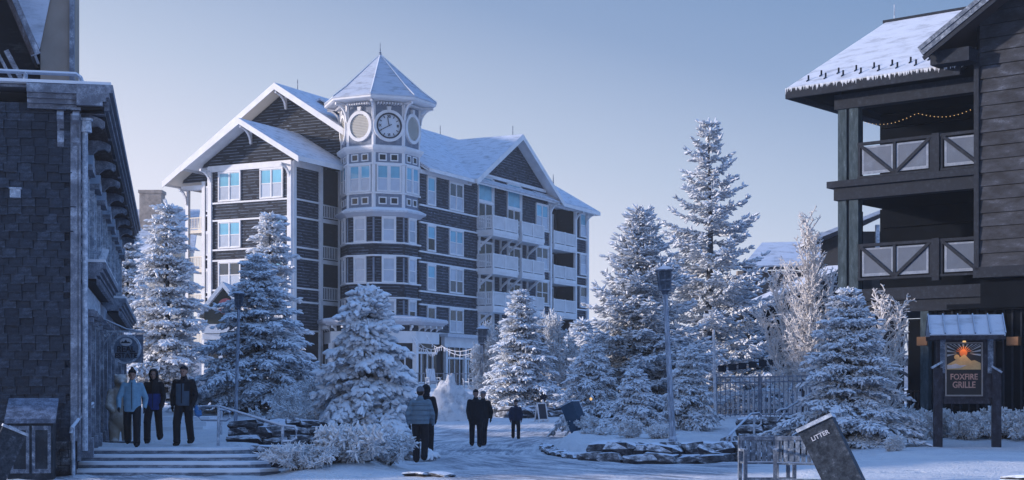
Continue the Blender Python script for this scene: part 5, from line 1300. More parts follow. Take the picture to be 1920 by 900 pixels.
MB().box(q(1386, 0).x, q(1398, 0).x, .7, 1.2, q(0, 560).z, q(0, 506).z).build('corner_board', M['tan_board'], h2, F2)
h3 = thing('lean_to_shed', 'dark shed with a sloping snow roof between the larch and the restaurant', 'shed', (X_at(1500, 74), 74, .8))
F3 = T(0, 74, 0)
def q3(px, py): return Vector((X_at(px, 74), 0, Z_at(py, 74)))
MB().slab([q3(1395, 583), q3(1592, 496), q3(1592, 496)+Vector((0, 5, .35)), q3(1395, 583)+Vector((0, 5, .35))], .22).build('roof', M['roof_snow'], h3, F3)
MB().poly([(q3(1405, 0).x, .6), (q3(1640, 0).x, .6), (q3(1640, 0).x, q3(0, 500).z), (q3(1592, 0).x, q3(0, 505).z), (q3(1405, 0).x, q3(0, 588).z)], .6, 5).build('wall', M['dark_room'], h3, F3)
MB().bar(q3(1395, 590), q3(1592, 503), .1, .3).build('fascia', M['timber'], h3, F3)
for i in range(9): MB().box(q3(1410+i*20, 0).x, q3(1413+i*20, 0).x, .52, .6, .7, q3(0, 590-i*8).z).build('batten', M['timber'], h3, F3)
h4 = thing('far_house', 'dark house with a snowy eave seen between the deck columns', 'house', (X_at(1620, 80), 80, 1))
F4 = T(0, 80, 0)
def q4(px, py): return Vector((X_at(px, 80), 0, Z_at(py, 80)))
MB().slab([q4(1530, 441), q4(1655, 392), q4(1655, 392)+Vector((0, 5, 0)), q4(1530, 441)+Vector((0, 5, 0))], .2).build('roof', M['roof_snow'], h4, F4)
MB().slab([q4(1534, 447), q4(1652, 400), q4(1652, 400)+Vector((0, 5, 0)), q4(1534, 447)+Vector((0, 5, 0))], .2).build('soffit', M['timber'], h4, F4)
MB().box(q4(1575, 0).x, q4(1700, 0).x, .5, 5, 1, q4(0, 432).z).build('wall', M['siding_bare'], h4, F4)
MB().box(q4(1645, 0).x, q4(1652, 0).x, .3, .5, q4(0, 470).z, q4(0, 420).z).build('window', M['rail'], h4, F4)
# ---- big roofed sign board
sp_ = 41.0
sgn = thing('restaurant_sign', 'roofed wooden FOXFIRE GRILLE sign board on two stout posts', 'sign', (X_at(1812, sp_), sp_, .2))
FG = frame((X_at(1812, sp_), sp_, 0), (.985, -.17, 0), (.17, .985, 0)); s1 = sp_/FPX
def gx(px): return (px-1812)*s1
def gzz(py): return Z_at(py, sp_)
M['sign_wood'] = mat_frosted('dark_sign_timber', (.030, .026, .034), (.28, .32, .42), .32, (2, 2, 1), 5, up=.3)
MB().box(gx(1757), gx(1859), -.05, .05, gzz(748), gzz(630)).build('board', M['sign_wood'], sgn, FG)
for a, b2 in ((1752, 1768), (1858, 1874)):
    MB().box(gx(a), gx(b2), -.13, .13, 0, gzz(690)).build('post', M['sign_wood'], sgn, FG)
    MB().box(gx(a)-.04, gx(b2)+.04, -.17, .17, 0, .05, T(0, 0, gzz(690)) @ T(gx(a), 0, 0) @ RY(radians(-32 if a < 1800 else 32)) @ T(-gx(a), 0, 0)).build('post_cap', M['rail'], sgn, FG)
for a, b2 in ((1764, 1774), (1850, 1860)): MB().box(gx(a), gx(b2), -.08, .08, gzz(700), gzz(625)).build('upper_post', M['metal'], sgn, FG)
MB().box(gx(1770), gx(1856), -.08, .08, gzz(757), gzz(748)).build('cross_rail', M['sign_wood'], sgn, FG)
fr_ = MB()
x0, x1, z0, z1 = gx(1773), gx(1841), gzz(743), gzz(642)
fr_.box(x0, x1, -.09, -.05, z1-.03, z1).box(x0, x1, -.09, -.05, z0, z0+.04).box(x0, x0+.035, -.09, -.05, z0+.04, z1-.03).box(x1-.035, x1, -.09, -.05, z0+.04, z1-.03)
fr_.build('picture_frame', mat_frosted('rimed_tan_frame', (.25, .22, .2), (.5, .5, .55), .4, nscale=6), sgn, FG)
MB().box(x0+.036, x1-.036, -.065, -.051, z0+.041, z1-.031).build('poster', mat_simple('poster_black', (.012, .012, .016), .4, .1), sgn, FG)
zm = gzz(693); sunx, sunz = gx(1806), gzz(662)
white_p = mat_simple('poster_grey_paint', (.40, .40, .42), .5, .2, 6); orange = mat_simple('poster_orange', (.36, .11, .04), .5, .1); gold = mat_simple('poster_gold', (.42, .30, .14), .5, .15, 8)
ry = MB()
for i in range(15):
    a = radians(-6+i*13.8); L0, L1 = .16, .52
    def cl(x, z): return (max(x0+.05, min(x1-.05, x)), max(zm, min(z1-.045, z)))
    p = [cl(sunx+L0*cos(a-.02), sunz+L0*.8*sin(a-.02)), cl(sunx+L1*cos(a-.055), sunz+L1*sin(a-.055)), cl(sunx+L1*cos(a+.055), sunz+L1*sin(a+.055))]
    if abs((p[1][0]-p[0][0])*(p[2][1]-p[0][1])-(p[2][0]-p[0][0])*(p[1][1]-p[0][1])) > 1e-4: ry.poly(p, -.07, -.066)
ry.build('sun_rays', white_p, sgn, FG)
rg = MB()
for i in range(9):
    a = radians(20+i*17.5); rg.poly([(sunx+.03*cos(a), sunz+.03*sin(a)), (sunx+.20*cos(a-.06), sunz+.17*sin(a-.06)), (sunx+.20*cos(a+.06), sunz+.17*sin(a+.06))], -.074, -.070)
rg.disc((sunx, sunz), .10, -.073, -.0705, 18); rg.build('sun_glow', orange, sgn, FG)
MB().poly([(x0+.05, zm), (x1-.05, zm), (x1-.05, zm+.17), (gx(1826), zm+.25), (gx(1820), zm+.23), (gx(1808), zm+.40), (gx(1799), zm+.32), (gx(1790), zm+.24), (x0+.05, zm+.13)], -.080, -.075).build('mountain', gold, sgn, FG)
MB().disc((gx(1794), zm+.33), .07, -.084, -.0805, 16).build('sun_disc', gold, sgn, FG)
MB().poly([(x0+.05, zm+.02), (gx(1800), zm+.04), (gx(1812), zm+.12), (gx(1800), zm+.11), (gx(1792), zm+.16), (gx(1784), zm+.12), (x0+.05, zm+.12)], -.086, -.081).build('fox', white_p, sgn, FG)
copper = mat_simple('copper_lettering', (.42, .25, .20), .45, .2, 8)
put('lettering', text_mesh('FOXFIRE', .215, .008, copper, sx=.86), sgn, FG @ T((x0+x1)/2, -.075, gzz(707))); put('lettering', text_mesh('GRILLE', .235, .008, copper, sx=.82), sgn, FG @ T((x0+x1)/2, -.075, gzz(722)))
put('lettering', text_mesh('STEAK  &  GRILL', .055, .004, copper), sgn, FG @ T((x0+x1)/2, -.075, gzz(735))) if False else None
# sign roof with standing seams
zr, zv = gzz(590), gzz(628)
xa, xb = gx(1742), gx(1877); dpt = .62
for sgn_ in (-1, 1):
    MB().slab([(xa, 0, zr), (xb, 0, zr), (xb, sgn_*dpt, zv), (xa, sgn_*dpt, zv)], .035).build('roof_panel', M['roof_snow'], sgn, FG)
    sm_ = MB()
    for i in range(6):
        x = xa+(xb-xa)*i/5; sm_.bar((x, 0, zr+.02), (x, sgn_*dpt, zv+.02), .03, .045)
    sm_.build('seam', M['metal'], sgn, FG)
MB().poly([(-dpt, 0), (dpt, 0), (0, zr-zv)], 0, .04, T(xb, 0, zv-.05) @ RZ(pi/2)).build('gable_board', M['metal'], sgn, FG)
MB().box(xa, xb, -dpt+.02, -dpt+.07, zv-.14, zv-.03).box(xa, xb, dpt-.07, dpt-.02, zv-.14, zv-.03).box(xb-.06, xb, -dpt+.08, dpt-.08, zv-.14, zv-.06).build('eave_board', M['sign_wood'], sgn, FG)
# lit lamp over the poster
lampb = MB().cyl((0, 0), .05, .035, -.02, .02, 10, T((x0+x1)/2, -.15, z1+.02)).build('lamp_head', M['bulb'], sgn, FG)
ld = bpy.data.lights.new('sign_lamp', 'SPOT'); ld.energy = 5.5; ld.color = (1, .55, .22); ld.spot_size = radians(95); ld.spot_blend = .8; ld.shadow_soft_size = .03
lo_ = bpy.data.objects.new('sign_lamp', ld); COL.objects.link(lo_); lo_.parent = sgn
wm_ = FG @ T((x0+x1)/2, -.26, z1+.0) @ RX(radians(20)); lo_.matrix_local = WM[sgn.name].inverted() @ wm_
# ---- benches
M['bench_slat'] = mat_frosted('rimed_bench_slat', (.05, .07, .10), (.40, .47, .57), .52, nscale=7, up=.3)
def bench(label, o, rz, L=1.15):
    b_ = thing('park_bench', label, 'bench', o, rz, 'frosted slatted benches in the right foreground')
    for i in range(9): x = -L/2+.08+i*(L-.16)/8; MB().box(x-.035, x+.035, .20, .235, .42, .80).build('back_slat', M['bench_slat'], b_)
    MB().box(-L/2, L/2, .18, .25, .80, .87).build('back_rail', M['metal'], b_)
    for i in range(4): y = -.22+i*.11; MB().box(-L/2+.03, L/2-.03, y, y+.085, .40, .43).build('seat_slat', M['bench_slat'], b_)
    for s_ in (-1, 1):
        x = s_*(L/2-.03)
        MB().box(x-.03, x+.03, -.25, -.19, 0, .62).build('leg', M['metal'], b_); MB().box(x-.03, x+.03, .19, .25, 0, .8).build('leg', M['metal'], b_)
        MB().box(x-.04, x+.04, -.27, .2, .62, .66).build('armrest', M['metal'], b_)
    MB().box(-L/2, L/2, -.24, -.21, .12, .17).build('stretcher', M['metal'], b_)
    return b_
bench('frosted slatted bench left of the leaning litter bin, its left leg nearest the steps', (X_at(1438, 27), 27, .03), radians(4), .92)
bench('frosted slatted bench tucked behind the leaning litter bin', (X_at(1505, 26.2), 26.2, .05), radians(-14), .95)
# ---- pipe rails on the right steps
pipe_rail('lower pipe handrail of the right-hand steps, next to the ledge stones', [A(1364, 838, 39), A(1363, 822, 39), A(1366, 817, 39), A(1408, 776, 42), A(1423, 774, 42.3), A(1427, 778, 42.3), A(1427, 795, 42.3), A(1422, 800, 42.3), A(1414, 800, 42.3)],
          [(A(1372, 812, 39.4), A(1372, 880, 39.4)), (A(1414, 776, 42.2), A(1414, 838, 42.2))], .03, mat='rail')
pipe_rail('upper pipe handrail climbing behind the leaning litter bin', [A(1470, 775, 42), A(1457, 790, 42), A(1456, 772, 42), A(1462, 768, 42), A(1475, 766, 42.2), A(1520, 738, 44.5)],
          [(A(1470, 770, 42.1), A(1470, 850, 42.1))], .03, [[A(1486, 838, 40.8), A(1486, 816, 40.8), A(1494, 811, 40.8)]], mat='rail')
# ================================================================== stones of the beds
def stone_mesh(seed, flat=.5):
    bm = bmesh.new(); bmesh.ops.create_cube(bm, size=.8); r = random.Random(seed)
    bmesh.ops.subdivide_edges(bm, edges=bm.edges[:], cuts=1, use_grid_fill=True)
    for v in bm.verts:
        n0 = sum(abs(c) > .3 for c in v.co); v.co = v.co*(1.0, 1.08, 1.0, .88)[n0]+Vector((r.uniform(-.05, .05), r.uniform(-.05, .05), r.uniform(-.05, .05)))
    me = bpy.data.meshes.new('stone'); bm.to_mesh(me); bm.free(); me.materials.append(M['stone']); return me
SM = [stone_mesh(i) for i in range(8)]
def stone_run(label, pts, n_rows, size=(.55, .35, .2), name='stone_edging', seed=1, base=None, cat='stone wall', back=.12):
    r = random.Random(seed); t0 = thing(name, label, cat, (pts[0][0], pts[0][1], 0))
    pts = [Vector((p[0], p[1], 0)) for p in pts]
    for row in range(n_rows):
        for a, b2 in zip(pts[:-1], pts[1:]):
            L = (b2-a).length; d = (b2-a)/L; nn = Vector((-d.y, d.x, 0)); s_ = r.uniform(0, .2)
            while s_ < L:
                w = size[0]*r.uniform(.6, 1.5)
                p = a+d*min(s_+w/2, L)+nn*(back*row+r.uniform(-.06, .06)); z = (base if base is not None else gz(p.x-nn.x*.5, p.y-nn.y*.5))+size[2]*(row+.35)
                Mx = T(p.x, p.y, z) @ RZ(atan2(d.y, d.x)+r.uniform(-.25, .25)) @ RX(r.uniform(-.15, .15)) @ RY(r.uniform(-.1, .1)) @ Matrix.Diagonal((w*1.22, size[1]*1.5*r.uniform(.8, 1.3), size[2]*1.5*r.uniform(.8, 1.25), 1))
                put('stone', SM[r.randrange(8)], t0, Mx); s_ += w*.93
    return t0
stone_run('dark ledge-stone edging along the front of the island bed, below the leaning lamp', [(1.75, 38.0), (2.6, 37.2), (3.6, 36.8), (4.7, 37.2), (5.6, 38.0), (6.3, 39.6)], 2, (.62, .55, .24), seed=3, base=-.02, back=.25)
stone_run('low thin kerb of stones round the left tip of the island bed', [(1.05, 46.5), (1.0, 43.5), (1.35, 40.5), (1.75, 38.4)], 1, (.6, .25, .14), seed=4, base=0, name='stone_kerb')
stone_run('stacked dark stones at the right-hand steps, between the two pipe handrails', [(6.2, 43.2), (7.3, 43.0), (8.4, 42.6)], 4, (.6, .4, .22), seed=6, base=.1)
stone_run('dark ledge stones between the steps rail and the bench', [(5.6, 40.2), (6.3, 40.8), (7.2, 40.4)], 2, (.5, .4, .2), seed=16, base=.1)
stone_run('flat ledge stones at the right end of the broad steps, under the long handrail', [(-5.9, 34.0), (-5.2, 33.6), (-4.5, 33.1)], 2, (.6, .55, .2), seed=7, base=.12, back=.3)
stone_run('rough dark stones behind the long handrail, beside the lamp post', [(-7.0, 38.2), (-6.2, 38.0), (-5.0, 38.3), (-4.0, 38.0)], 3, (.6, .45, .2), seed=8, base=.42)
stone_run('dark rocks under the bushy spruce in the front bed', [(-4.6, 32.6), (-3.9, 32.4), (-3.3, 33.0)], 1, (.5, .5, .3), seed=9, base=.28)
stone_run('stone slabs at the bottom edge, right of the leaning litter bin', [(X_at(1615, 24.5), 24.5), (X_at(1700, 24.2), 24.2)], 1, (.5, .5, .10), seed=10, base=.12)
stone_run('stepped dark slabs at the lower right corner', [(X_at(1868, 24.8), 24.8), (X_at(1960, 24.4), 24.4)], 2, (.6, .6, .09), seed=11, base=.20)
stone_run('dark ledge stones bordering the bed behind the child', [(X_at(930, 78), 78), (X_at(985, 77), 77), (X_at(1060, 79), 79)], 2, (.8, .5, .28), seed=12)
stone_run('broken stones at the road edge in front of the bushy spruce bed', [(X_at(755, 31.0), 31.0), (X_at(835, 30.4), 30.4)], 1, (.35, .25, .06), seed=13, base=.03)
# ---- snow pile
def lumpy(name, label, c, rx, ry, h, seed):
    bm = bmesh.new(); bmesh.ops.create_icosphere(bm, subdivisions=5, radius=1)
    for v in list(bm.verts):
        p = v.co.copy(); prof = max(0, 1-(p.x**2+p.y**2)**.5)
        rr0 = (p.x**2+p.y**2)**.5; rr0 = min(1, ((p.x+.18*(1-rr0))**2+p.y**2)**.5); z = h*(1-rr0**1.5)**1.15 if p.z > 0 else -.2
        n_ = mnoise.fractal(Vector((p.x*2.3, p.y*2.3, seed)), .8, 2.2, 6)
        n_ += .25*mnoise.noise(Vector((p.x*7, p.y*7, seed)))+.22*mnoise.noise(Vector((p.x*15, p.y*15, seed)))
        v.co = Vector((p.x*rx*(1+.1*n_), p.y*ry, z+h*.26*n_*(1 if p.z > 0 else 0)*(.3+prof)))
    me = bpy.data.meshes.new(name); bm.to_mesh(me); bm.free(); me.materials.append(M['pile']); me.polygons.foreach_set('use_smooth', [True]*len(me.polygons))
    o = put(name, me, None, T(*c)); tag(o, label, 'snow pile'); return o
m, t, b = newmat('ploughed_snow'); b.inputs['Roughness'].default_value = .85
n1 = noise_out(t, coords(t), 2.2, 8, .75); t.links.new(ramp(t, n1, [(.36, (.45, .46, .50)), (.52, (.84, .84, .87))]), b.inputs['Base Color']); bump(t, b, n1, 1.0, .25); M['pile'] = m
lumpy('snow_pile', 'tall ploughed heap of snow in front of the hotel storefront', (X_at(849, 76), 76, gz(X_at(849, 76), 76)-.1), 1.75, 1.5, 2.2, 4.2)
lumpy('snow_pile', 'low spreading bank of ploughed snow right of the tall heap', (X_at(925, 80), 80, gz(X_at(925, 80), 80)-.1), 2.0, 1.5, .7, 9.1)
# ---- street lamps
def lamp(label, px, Y, top, base, lean=0, hs=1.0, head=None, base_z=None):
    x0 = X_at(px, Y); zb = gz(x0, Y) if base_z is None else base_z; H = Z_at(top, Y)-zb
    t0 = thing('street_lamp', label, 'street lamp', (x0, Y, zb-.05), group='lantern-topped street lamps')
    Mx = T(x0, Y, zb-.05) @ RY(lean)
    hh = .52*hs; zt = H+.05
    MB().lathe((0, 0), [(.09*hs, 0), (.09*hs, .12), (.062*hs, .2), (.050*hs, zt-hh-.05), (.075*hs, zt-hh-.02)], 10).build('pole', M['rail_pole'], t0, Mx, smooth=False)
    MB().lathe((0, 0), [(.055*hs, zt-hh-.1), (.10*hs, zt-hh), (.125*hs, zt-hh+.04)], 4).build('collar', M['metal'], t0, Mx @ RZ(pi/4))
    r0, r1 = .15*hs, .19*hs; z0, z1 = zt-hh+.04, zt-.10*hs
    MB().lathe((0, 0), [(r0*.93, z0), (r1*.93, z1)], 4).build('lantern_glass', M['glass_lamp'], t0, Mx @ RZ(pi/4))
    fr = MB()
    for k in range(4):
        a = pi/4+pi/2*k; fr.bar((r0*cos(a), r0*sin(a), z0), (r1*cos(a), r1*sin(a), z1), .025*hs, .025*hs)
        b2 = a+pi/2
        for f in (0, .5, 1):
            rr = r0+(r1-r0)*f; fr.bar((rr*cos(a), rr*sin(a), z0+(z1-z0)*f), (rr*cos(b2), rr*sin(b2), z0+(z1-z0)*f), .02*hs, .025*hs)
        for f in (.5,):
            p0 = ((r0*cos(a)+r0*cos(b2))/2, (r0*sin(a)+r0*sin(b2))/2, z0); p1 = ((r1*cos(a)+r1*cos(b2))/2, (r1*sin(a)+r1*sin(b2))/2, z1); fr.bar(p0, p1, .015*hs, .015*hs)
    fr.build('lantern_frame', M['metal'], t0, Mx)
    MB().lathe((0, 0), [(r1*1.35, z1), (r1*1.35, z1+.03), (.05*hs, z1+.10*hs), (.02, z1+.14*hs)], 4).build('lantern_cap', M['metal'], t0, Mx @ RZ(pi/4))
    return t0
M['rail_pole'] = mat_frosted('rimed_lamp_pole', (.12, .15, .21), (.48, .54, .64), .60, (4, 4, .5), 6, up=.3)
M['glass_lamp'] = mat_frosted('frosted_lantern_glass', (.04, .055, .08), (.3, .36, .45), .40, nscale=12, up=0)
lamp('frosted street lamp standing in front of the wide spruce at left', 441, 44, 546, 770, radians(1.6), .85)
lamp('tall leaning street lamp on the island bed in front of the broad spruce', 1262, 42.5, 498, 850, radians(-3.0), 1.35)
lamp('distant street lamp in front of the hotel storefront, left of the neat spruce', 902, 84, 611, 740, radians(1.0), 1.9)
pl = thing('thin_pole', 'thin frosted pole rising beside the left end of the metal fence', 'pole', (X_at(1341, 55), 55, gz(X_at(1341, 55), 55)))
MB().tube([P3(1341, 785, 55), P3(1338, 618, 55)], .05, 8).build('shaft', M['fence_pale'], pl, I4)
pl = thing('thin_pole', 'thin frosted pole left of the neat conical spruce holding the string lights', 'pole', (X_at(932, 86), 86, gz(X_at(932, 86), 86)))
MB().tube([P3(933, 738, 86), P3(931, 645, 86)], .07, 6).build('shaft', M['rail_pole'], pl, I4)
# string lights along the storefront
def swag(label, pts, sag, n=14):
    t0 = thing('string_lights', label, 'string lights', tuple(pts[0])); ps = []
    for a, b2 in zip(pts[:-1], pts[1:]):
        for i in range(n): f = i/n; p = Vector(a).lerp(Vector(b2), f); p.z -= sag*4*f*(1-f); ps.append(p)
    ps.append(Vector(pts[-1])); MB().tube(ps, .018, 4).build('cord', M['white_frost'], t0, I4)
    mb = MB()
    for p in ps[1:-1:2]: mb.tube([p, p-Vector((0, 0, .22))], .032, 5)
    mb.build('hanging_bulbs', M['white_frost'], t0, I4)['kind'] = 'stuff'
Ys = 100
swag('long frosted strand of string lights across the storefront, from frieze to lamp post', [P3(800, 628, 104), P3(830, 650, 98), P3(902, 645, 86), P3(932, 648, 86)], .35)
swag('lower frosted strand of string lights looping from the curved storefront', [P3(772, 630, 106), P3(800, 655, 102), P3(822, 652, 100)], .3)
swag('second frosted strand of string lights sagging towards the distant lamp', [P3(775, 628, 106), P3(828, 648, 99), P3(902, 650, 86)], .55)
# patio chairs by the storefront
def chair(label, px, Y, zb, rz):
    c_ = thing('adirondack_chair', label, 'chair', (X_at(px, Y), Y, zb), rz, 'slatted patio chairs by the storefront')
    for i in range(5): MB().box(-.26+i*.105, -.17+i*.105, 0, .03, 0, .8, T(0, .25, .35) @ RX(radians(-22))).build('back_slat', M['rail'], c_)
    MB().box(-.28, .28, -.35, .3, .33, .37, RX(radians(-8))).build('seat', M['rail'], c_)
    for s_ in (-1, 1): MB().box(s_*.32-.06, s_*.32+.06, -.4, .35, .55, .58).build('armrest', M['rail'], c_); MB().box(s_*.32-.03, s_*.32+.03, -.36, -.3, 0, .55).build('leg', M['rail'], c_); MB().box(s_*.32-.03, s_*.32+.03, .25, .31, 0, .55).build('leg', M['rail'], c_)
chair('white slatted patio chair just right of the tall snow heap', 884, 88, Z_at(729, 88), radians(-60)); chair('white slatted patio chair half hidden left of the tall snow heap', 812, 88, Z_at(727, 88), radians(20))
# patio rail
picket('dark patio railing in front of the storefront glass', P3(772, 722, 92), P3(915, 724, 92), .75, .35, 'metal', (.15, .95), .04, name='patio_railing')
# A-frame board
af = thing('a_frame_board', 'small white-edged A-frame board standing on the snow behind the child', 'sandwich board', (X_at(1015, 74), 74, gz(X_at(1015, 74), 74)))
FA = T(X_at(1015, 74), 74, gz(X_at(1015, 74), 74)) @ RZ(radians(35))
for s_ in (-1, 1):
    Mx = FA @ RX(radians(12*s_)); Mx = FA @ T(0, -s_*.2, 0) @ RX(radians(-13*s_))
    o = MB().box(-.28, -.22, -.02, .02, 0, .95).box(.22, .28, -.02, .02, 0, .95).box(-.22, .22, -.02, .02, .89, .95).box(-.22, .22, -.02, .02, .1, .15).build('board_frame', M['white'], af, Mx)
    MB().box(-.22, .22, -.01, .01, .15, .89).build('board_panel', mat_simple('slate_panel', (.03, .04, .06), .6, .2), o, Mx)
# warm lantern glimmer in the island bed
gl = thing('garden_light', 'small glowing warm light above the tilted blue-grey bin', 'lamp', P3(1108, 748, 52))
MB().lathe((0, 0), [(.02, -.05), (.045, -.02), (.045, .02), (.02, .05)], 8, T(*P3(1108, 748, 52))).build('bulb', M['bulb'], gl, I4)
MB().tube([P3(1108, 751, 52), P3(1108, 800, 52)], .015, 5).build('stake', M['metal'], gl, I4)
# ================================================================== people
M['skin'] = mat_simple('skin', (.36, .21, .16), .6, .06, 8)
M['hair_dark'] = mat_simple('dark_hair', (.02, .016, .014), .7, .2, 30)
def cloth(name, c, quilt=0, var=.18):
    m, t, b = newmat(name); b.inputs['Roughness'].default_value = .85; b.inputs['Specular IOR Level'].default_value = .15
    n = noise_out(t, coords(t), 7, 6, .6)
    t.links.new(ramp(t, n, [(.3, tuple(x*(1-var) for x in c)), (.7, tuple(x*(1+var) for x in c))]), b.inputs['Base Color'])
    if quilt:
        w = N(t, 'ShaderNodeTexWave', wave_type='BANDS', bands_direction='Z'); w.inputs['Scale'].default_value = quilt; w.inputs['Distortion'].default_value = .6
        t.links.new(coords(t), w.inputs['Vector']); bump(t, b, w.outputs['Fac'], .9, .03)
    else: bump(t, b, n, .7, .03)
    return m
BLK = cloth('black_cloth', (.014, .016, .022)); NAVY = cloth('navy_cloth', (.02, .03, .06)); BOOT = cloth('boot_leather', (.016, .015, .017))
LBLUE = cloth('light_blue_shell', (.20, .36, .48)); ROYAL = cloth('royal_blue_panel', (.02, .05, .22)); STEEL = cloth('steel_blue_fleece', (.07, .11, .16))
PUFF = cloth('grey_blue_quilted_shell', (.15, .22, .28), 2.6); GREY = cloth('grey_knit', (.14, .15, .18)); BROWN = cloth('dark_brown_cloth', (.035, .024, .022)); REDM = cloth('maroon_cloth', (.09, .02, .03))
def person(label, loc, yaw, H=1.76, jacket=BLK, trousers=BLK, hat=BLK, hat_kind='beanie', stride=.0, phase=1, arm=.075, elbow=.30, jl=.06, hood=False, gloves=BLK, vox=.014, panel=None, panel_box=None, build=1.0, face=True, hair=False, head_turn=0, extra=None, puffy=1.0):
    k = H/1.76; t0 = thing('person', label, 'person', loc, yaw)
    # joints (facing -y)
    st_ = stride*.5*phase
    hipz = .92
    def leg(sx, s_):
        hip = Vector((sx*.095, 0, hipz)); ank = Vector((sx*.11, -s_*.62, .09+max(0, -s_)*.22)); kn = hip.lerp(ank, .5)+Vector((sx*.01, -.045-abs(s_)*.12, .02)); return hip, kn, ank
    def armj(sx, s_):
        sh = Vector((sx*.172*build, 0, 1.39)); el = sh+Vector((sx*arm, -s_*.3+.02, -.29)); wr = el+Vector((-sx*.02, -s_*.25-elbow*.28, -.25+elbow*.06)); return sh, el, wr
    LJ = {1: leg(1, st_), -1: leg(-1, -st_)}; AJ = {1: armj(1, -st_), -1: armj(-1, st_)}
    hr = RZ(head_turn)
    hc = Vector((0, -.02, 1.625))
    E = [('e', (0, 0, 1.02), (.155, .11, .15)), ('c', (0, 0, 1.05), (0, 0, 1.25), .12, .13, 1.15, .75), ('e', (0, 0, 1.33), (.155*build, .08, .09)), ('c', (0, .005, 1.38), (0, -.005, 1.56), .058, .052),
         ('e', hc, (.076, .095, .108)), ('e', hc+hr @ Vector((0, -.035, -.065)), (.052, .058, .05)), ('e', hc+hr @ Vector((0, -.098, -.012)), (.013, .02, .022)), ('e', hc+hr @ Vector((.078, .005, -.01)), (.012, .022, .03)), ('e', hc+hr @ Vector((-.078, .005, -.01)), (.012, .022, .03)),
         ('e', hc+hr @ Vector((0, -.085, .03)), (.05, .02, .014))]
    for sx in (-1, 1):
        h, kn, an = LJ[sx]; E += [('c', h, kn, .085, .06), ('c', kn, an, .058, .038), ('c', an+Vector((0, .03, -.04)), an+Vector((0, -.13, -.055)), .038, .03)]
        s_, el, wr = AJ[sx]; E += [('c', s_, el, .055, .042), ('c', el, wr, .042, .028)]
        d = (wr-el).normalized(); p = wr+d*.045
        E += [('e', p, (.030, .046, .055))]
        for fi, (oy, ln) in enumerate(((-.032, .058), (-.012, .068), (.010, .064), (.030, .050))):
            b0 = p+Vector((0, oy, 0))+d*.03; b1 = b0+d*ln*.55+Vector((-sx*.004, 0, 0)); b2 = b1+d*ln*.4+Vector((-sx*.014, -.004, 0))
            E += [('c', b0, b1, .013, .012), ('c', b1, b2, .012, .0105)]
        b0 = p+Vector((-sx*.006, -.03, .012)); E += [('c', b0, b0+Vector((-sx*.012, -.03, -.03)), .012, .010), ('c', b0+Vector((-sx*.012, -.03, -.03)), b0+Vector((-sx*.012, -.036, -.058)), .010, .009)]
    E = [sc_e(e, k) for e in E]
    me = blob_mesh('body', E, min(vox, .0125) if vox <= .014 else vox, [M['skin'], gloves or M['skin']], 1)
    wr1 = AJ[1][2].z*k+.02; ax_ = .15*k
    idx = [1 if (p.center.z < wr1+.02 and abs(p.center.x) > ax_ and p.center.z > .5*k) else 0 for p in me.polygons]
    me.polygons.foreach_set('material_index', idx)
    put('body', me, t0)
    # trousers
    Tn = [('e', (0, .005, .98), (.175, .135, .13))]
    for sx in (-1, 1):
        h, kn, an = LJ[sx]; Tn += [('c', h, kn, .105, .088), ('c', kn, an+Vector((0, 0, .0)), .086, .078), ('e', kn+Vector((0, .01, -.02)), (.092, .095, .06)), ('e', an+Vector((0, -.005, .03)), (.085, .09, .045))]
    put('trousers', blob_mesh('trousers', [sc_e(e, k) for e in Tn], max(vox, .016), trousers, 2), t0)
    Bt = []
    for sx in (-1, 1):
        an = LJ[sx][2]; Bt.append([('c', an+Vector((0, .03, -.035)), an+Vector((0, -.15, -.045)), .052, .043, 1, .9), ('c', an+Vector((0, .0, .06)), an+Vector((0, .01, -.03)), .055, .052)])
    for bt in Bt: put('boot', blob_mesh('boot', [sc_e(e, k) for e in bt], max(vox, .014), BOOT, 1), t0)
    pf = puffy
    J = [('c', (0, 0, .93-jl), (0, 0, 1.30), .155*pf, .155*pf, 1.18*build, .92), ('e', (0, .0, 1.33), (.198*build, .13*pf, .135)), ('c', (0, .015, 1.40), (0, .0, 1.50), .095, .072, 1, 1)]
    for sx in (-1, 1):
        s_, el, wr = AJ[sx]; J += [('c', s_, el, .073*pf, .062*pf), ('c', el, wr-(wr-el).normalized()*.02, .061*pf, .048*pf), ('e', s_+Vector((-sx*.03, 0, -.01)), (.085, .085, .078))]
    if puffy > 1.04:
        for i in range(9): J.append(('e', (0, 0, .95+i*.055), (.205*build, .155*pf, .026)))
    if hood is True: J += [('e', hc+Vector((0, .03, .005)), (.118, .128, .145)), ('e', (0, .06, 1.5), (.11, .09, .09))]
    elif hood == 'down': J += [('e', (0, .085, 1.47), (.13, .075, .075))]
    mats = [jacket]+([panel] if panel else [])
    jm = blob_mesh('jacket', [sc_e(e, k) for e in J], max(vox, .015), mats, 2)
    bm = bmesh.new(); bm.from_mesh(jm); zc_ = (.90-jl)*k
    lo_g = [v for v in bm.verts if v.co.z < zc_+.15*k and abs(v.co.x) < .20*k*build*pf]; gs_ = set(lo_g)
    bmesh.ops.bisect_plane(bm, geom=lo_g+[e for e in bm.edges if all(v in gs_ for v in e.verts)]+[f for f in bm.faces if all(v in gs_ for v in f.verts)], plane_co=(0, 0, zc_), plane_no=(0, 0, 1), clear_inner=True)
    bm.to_mesh(jm); bm.free(); jm.polygons.foreach_set('use_smooth', [True]*len(jm.polygons))
    if panel:
        jm.polygons.foreach_set('material_index', [1 if panel_box(p.center/k, p.normal) else 0 for p in jm.polygons])
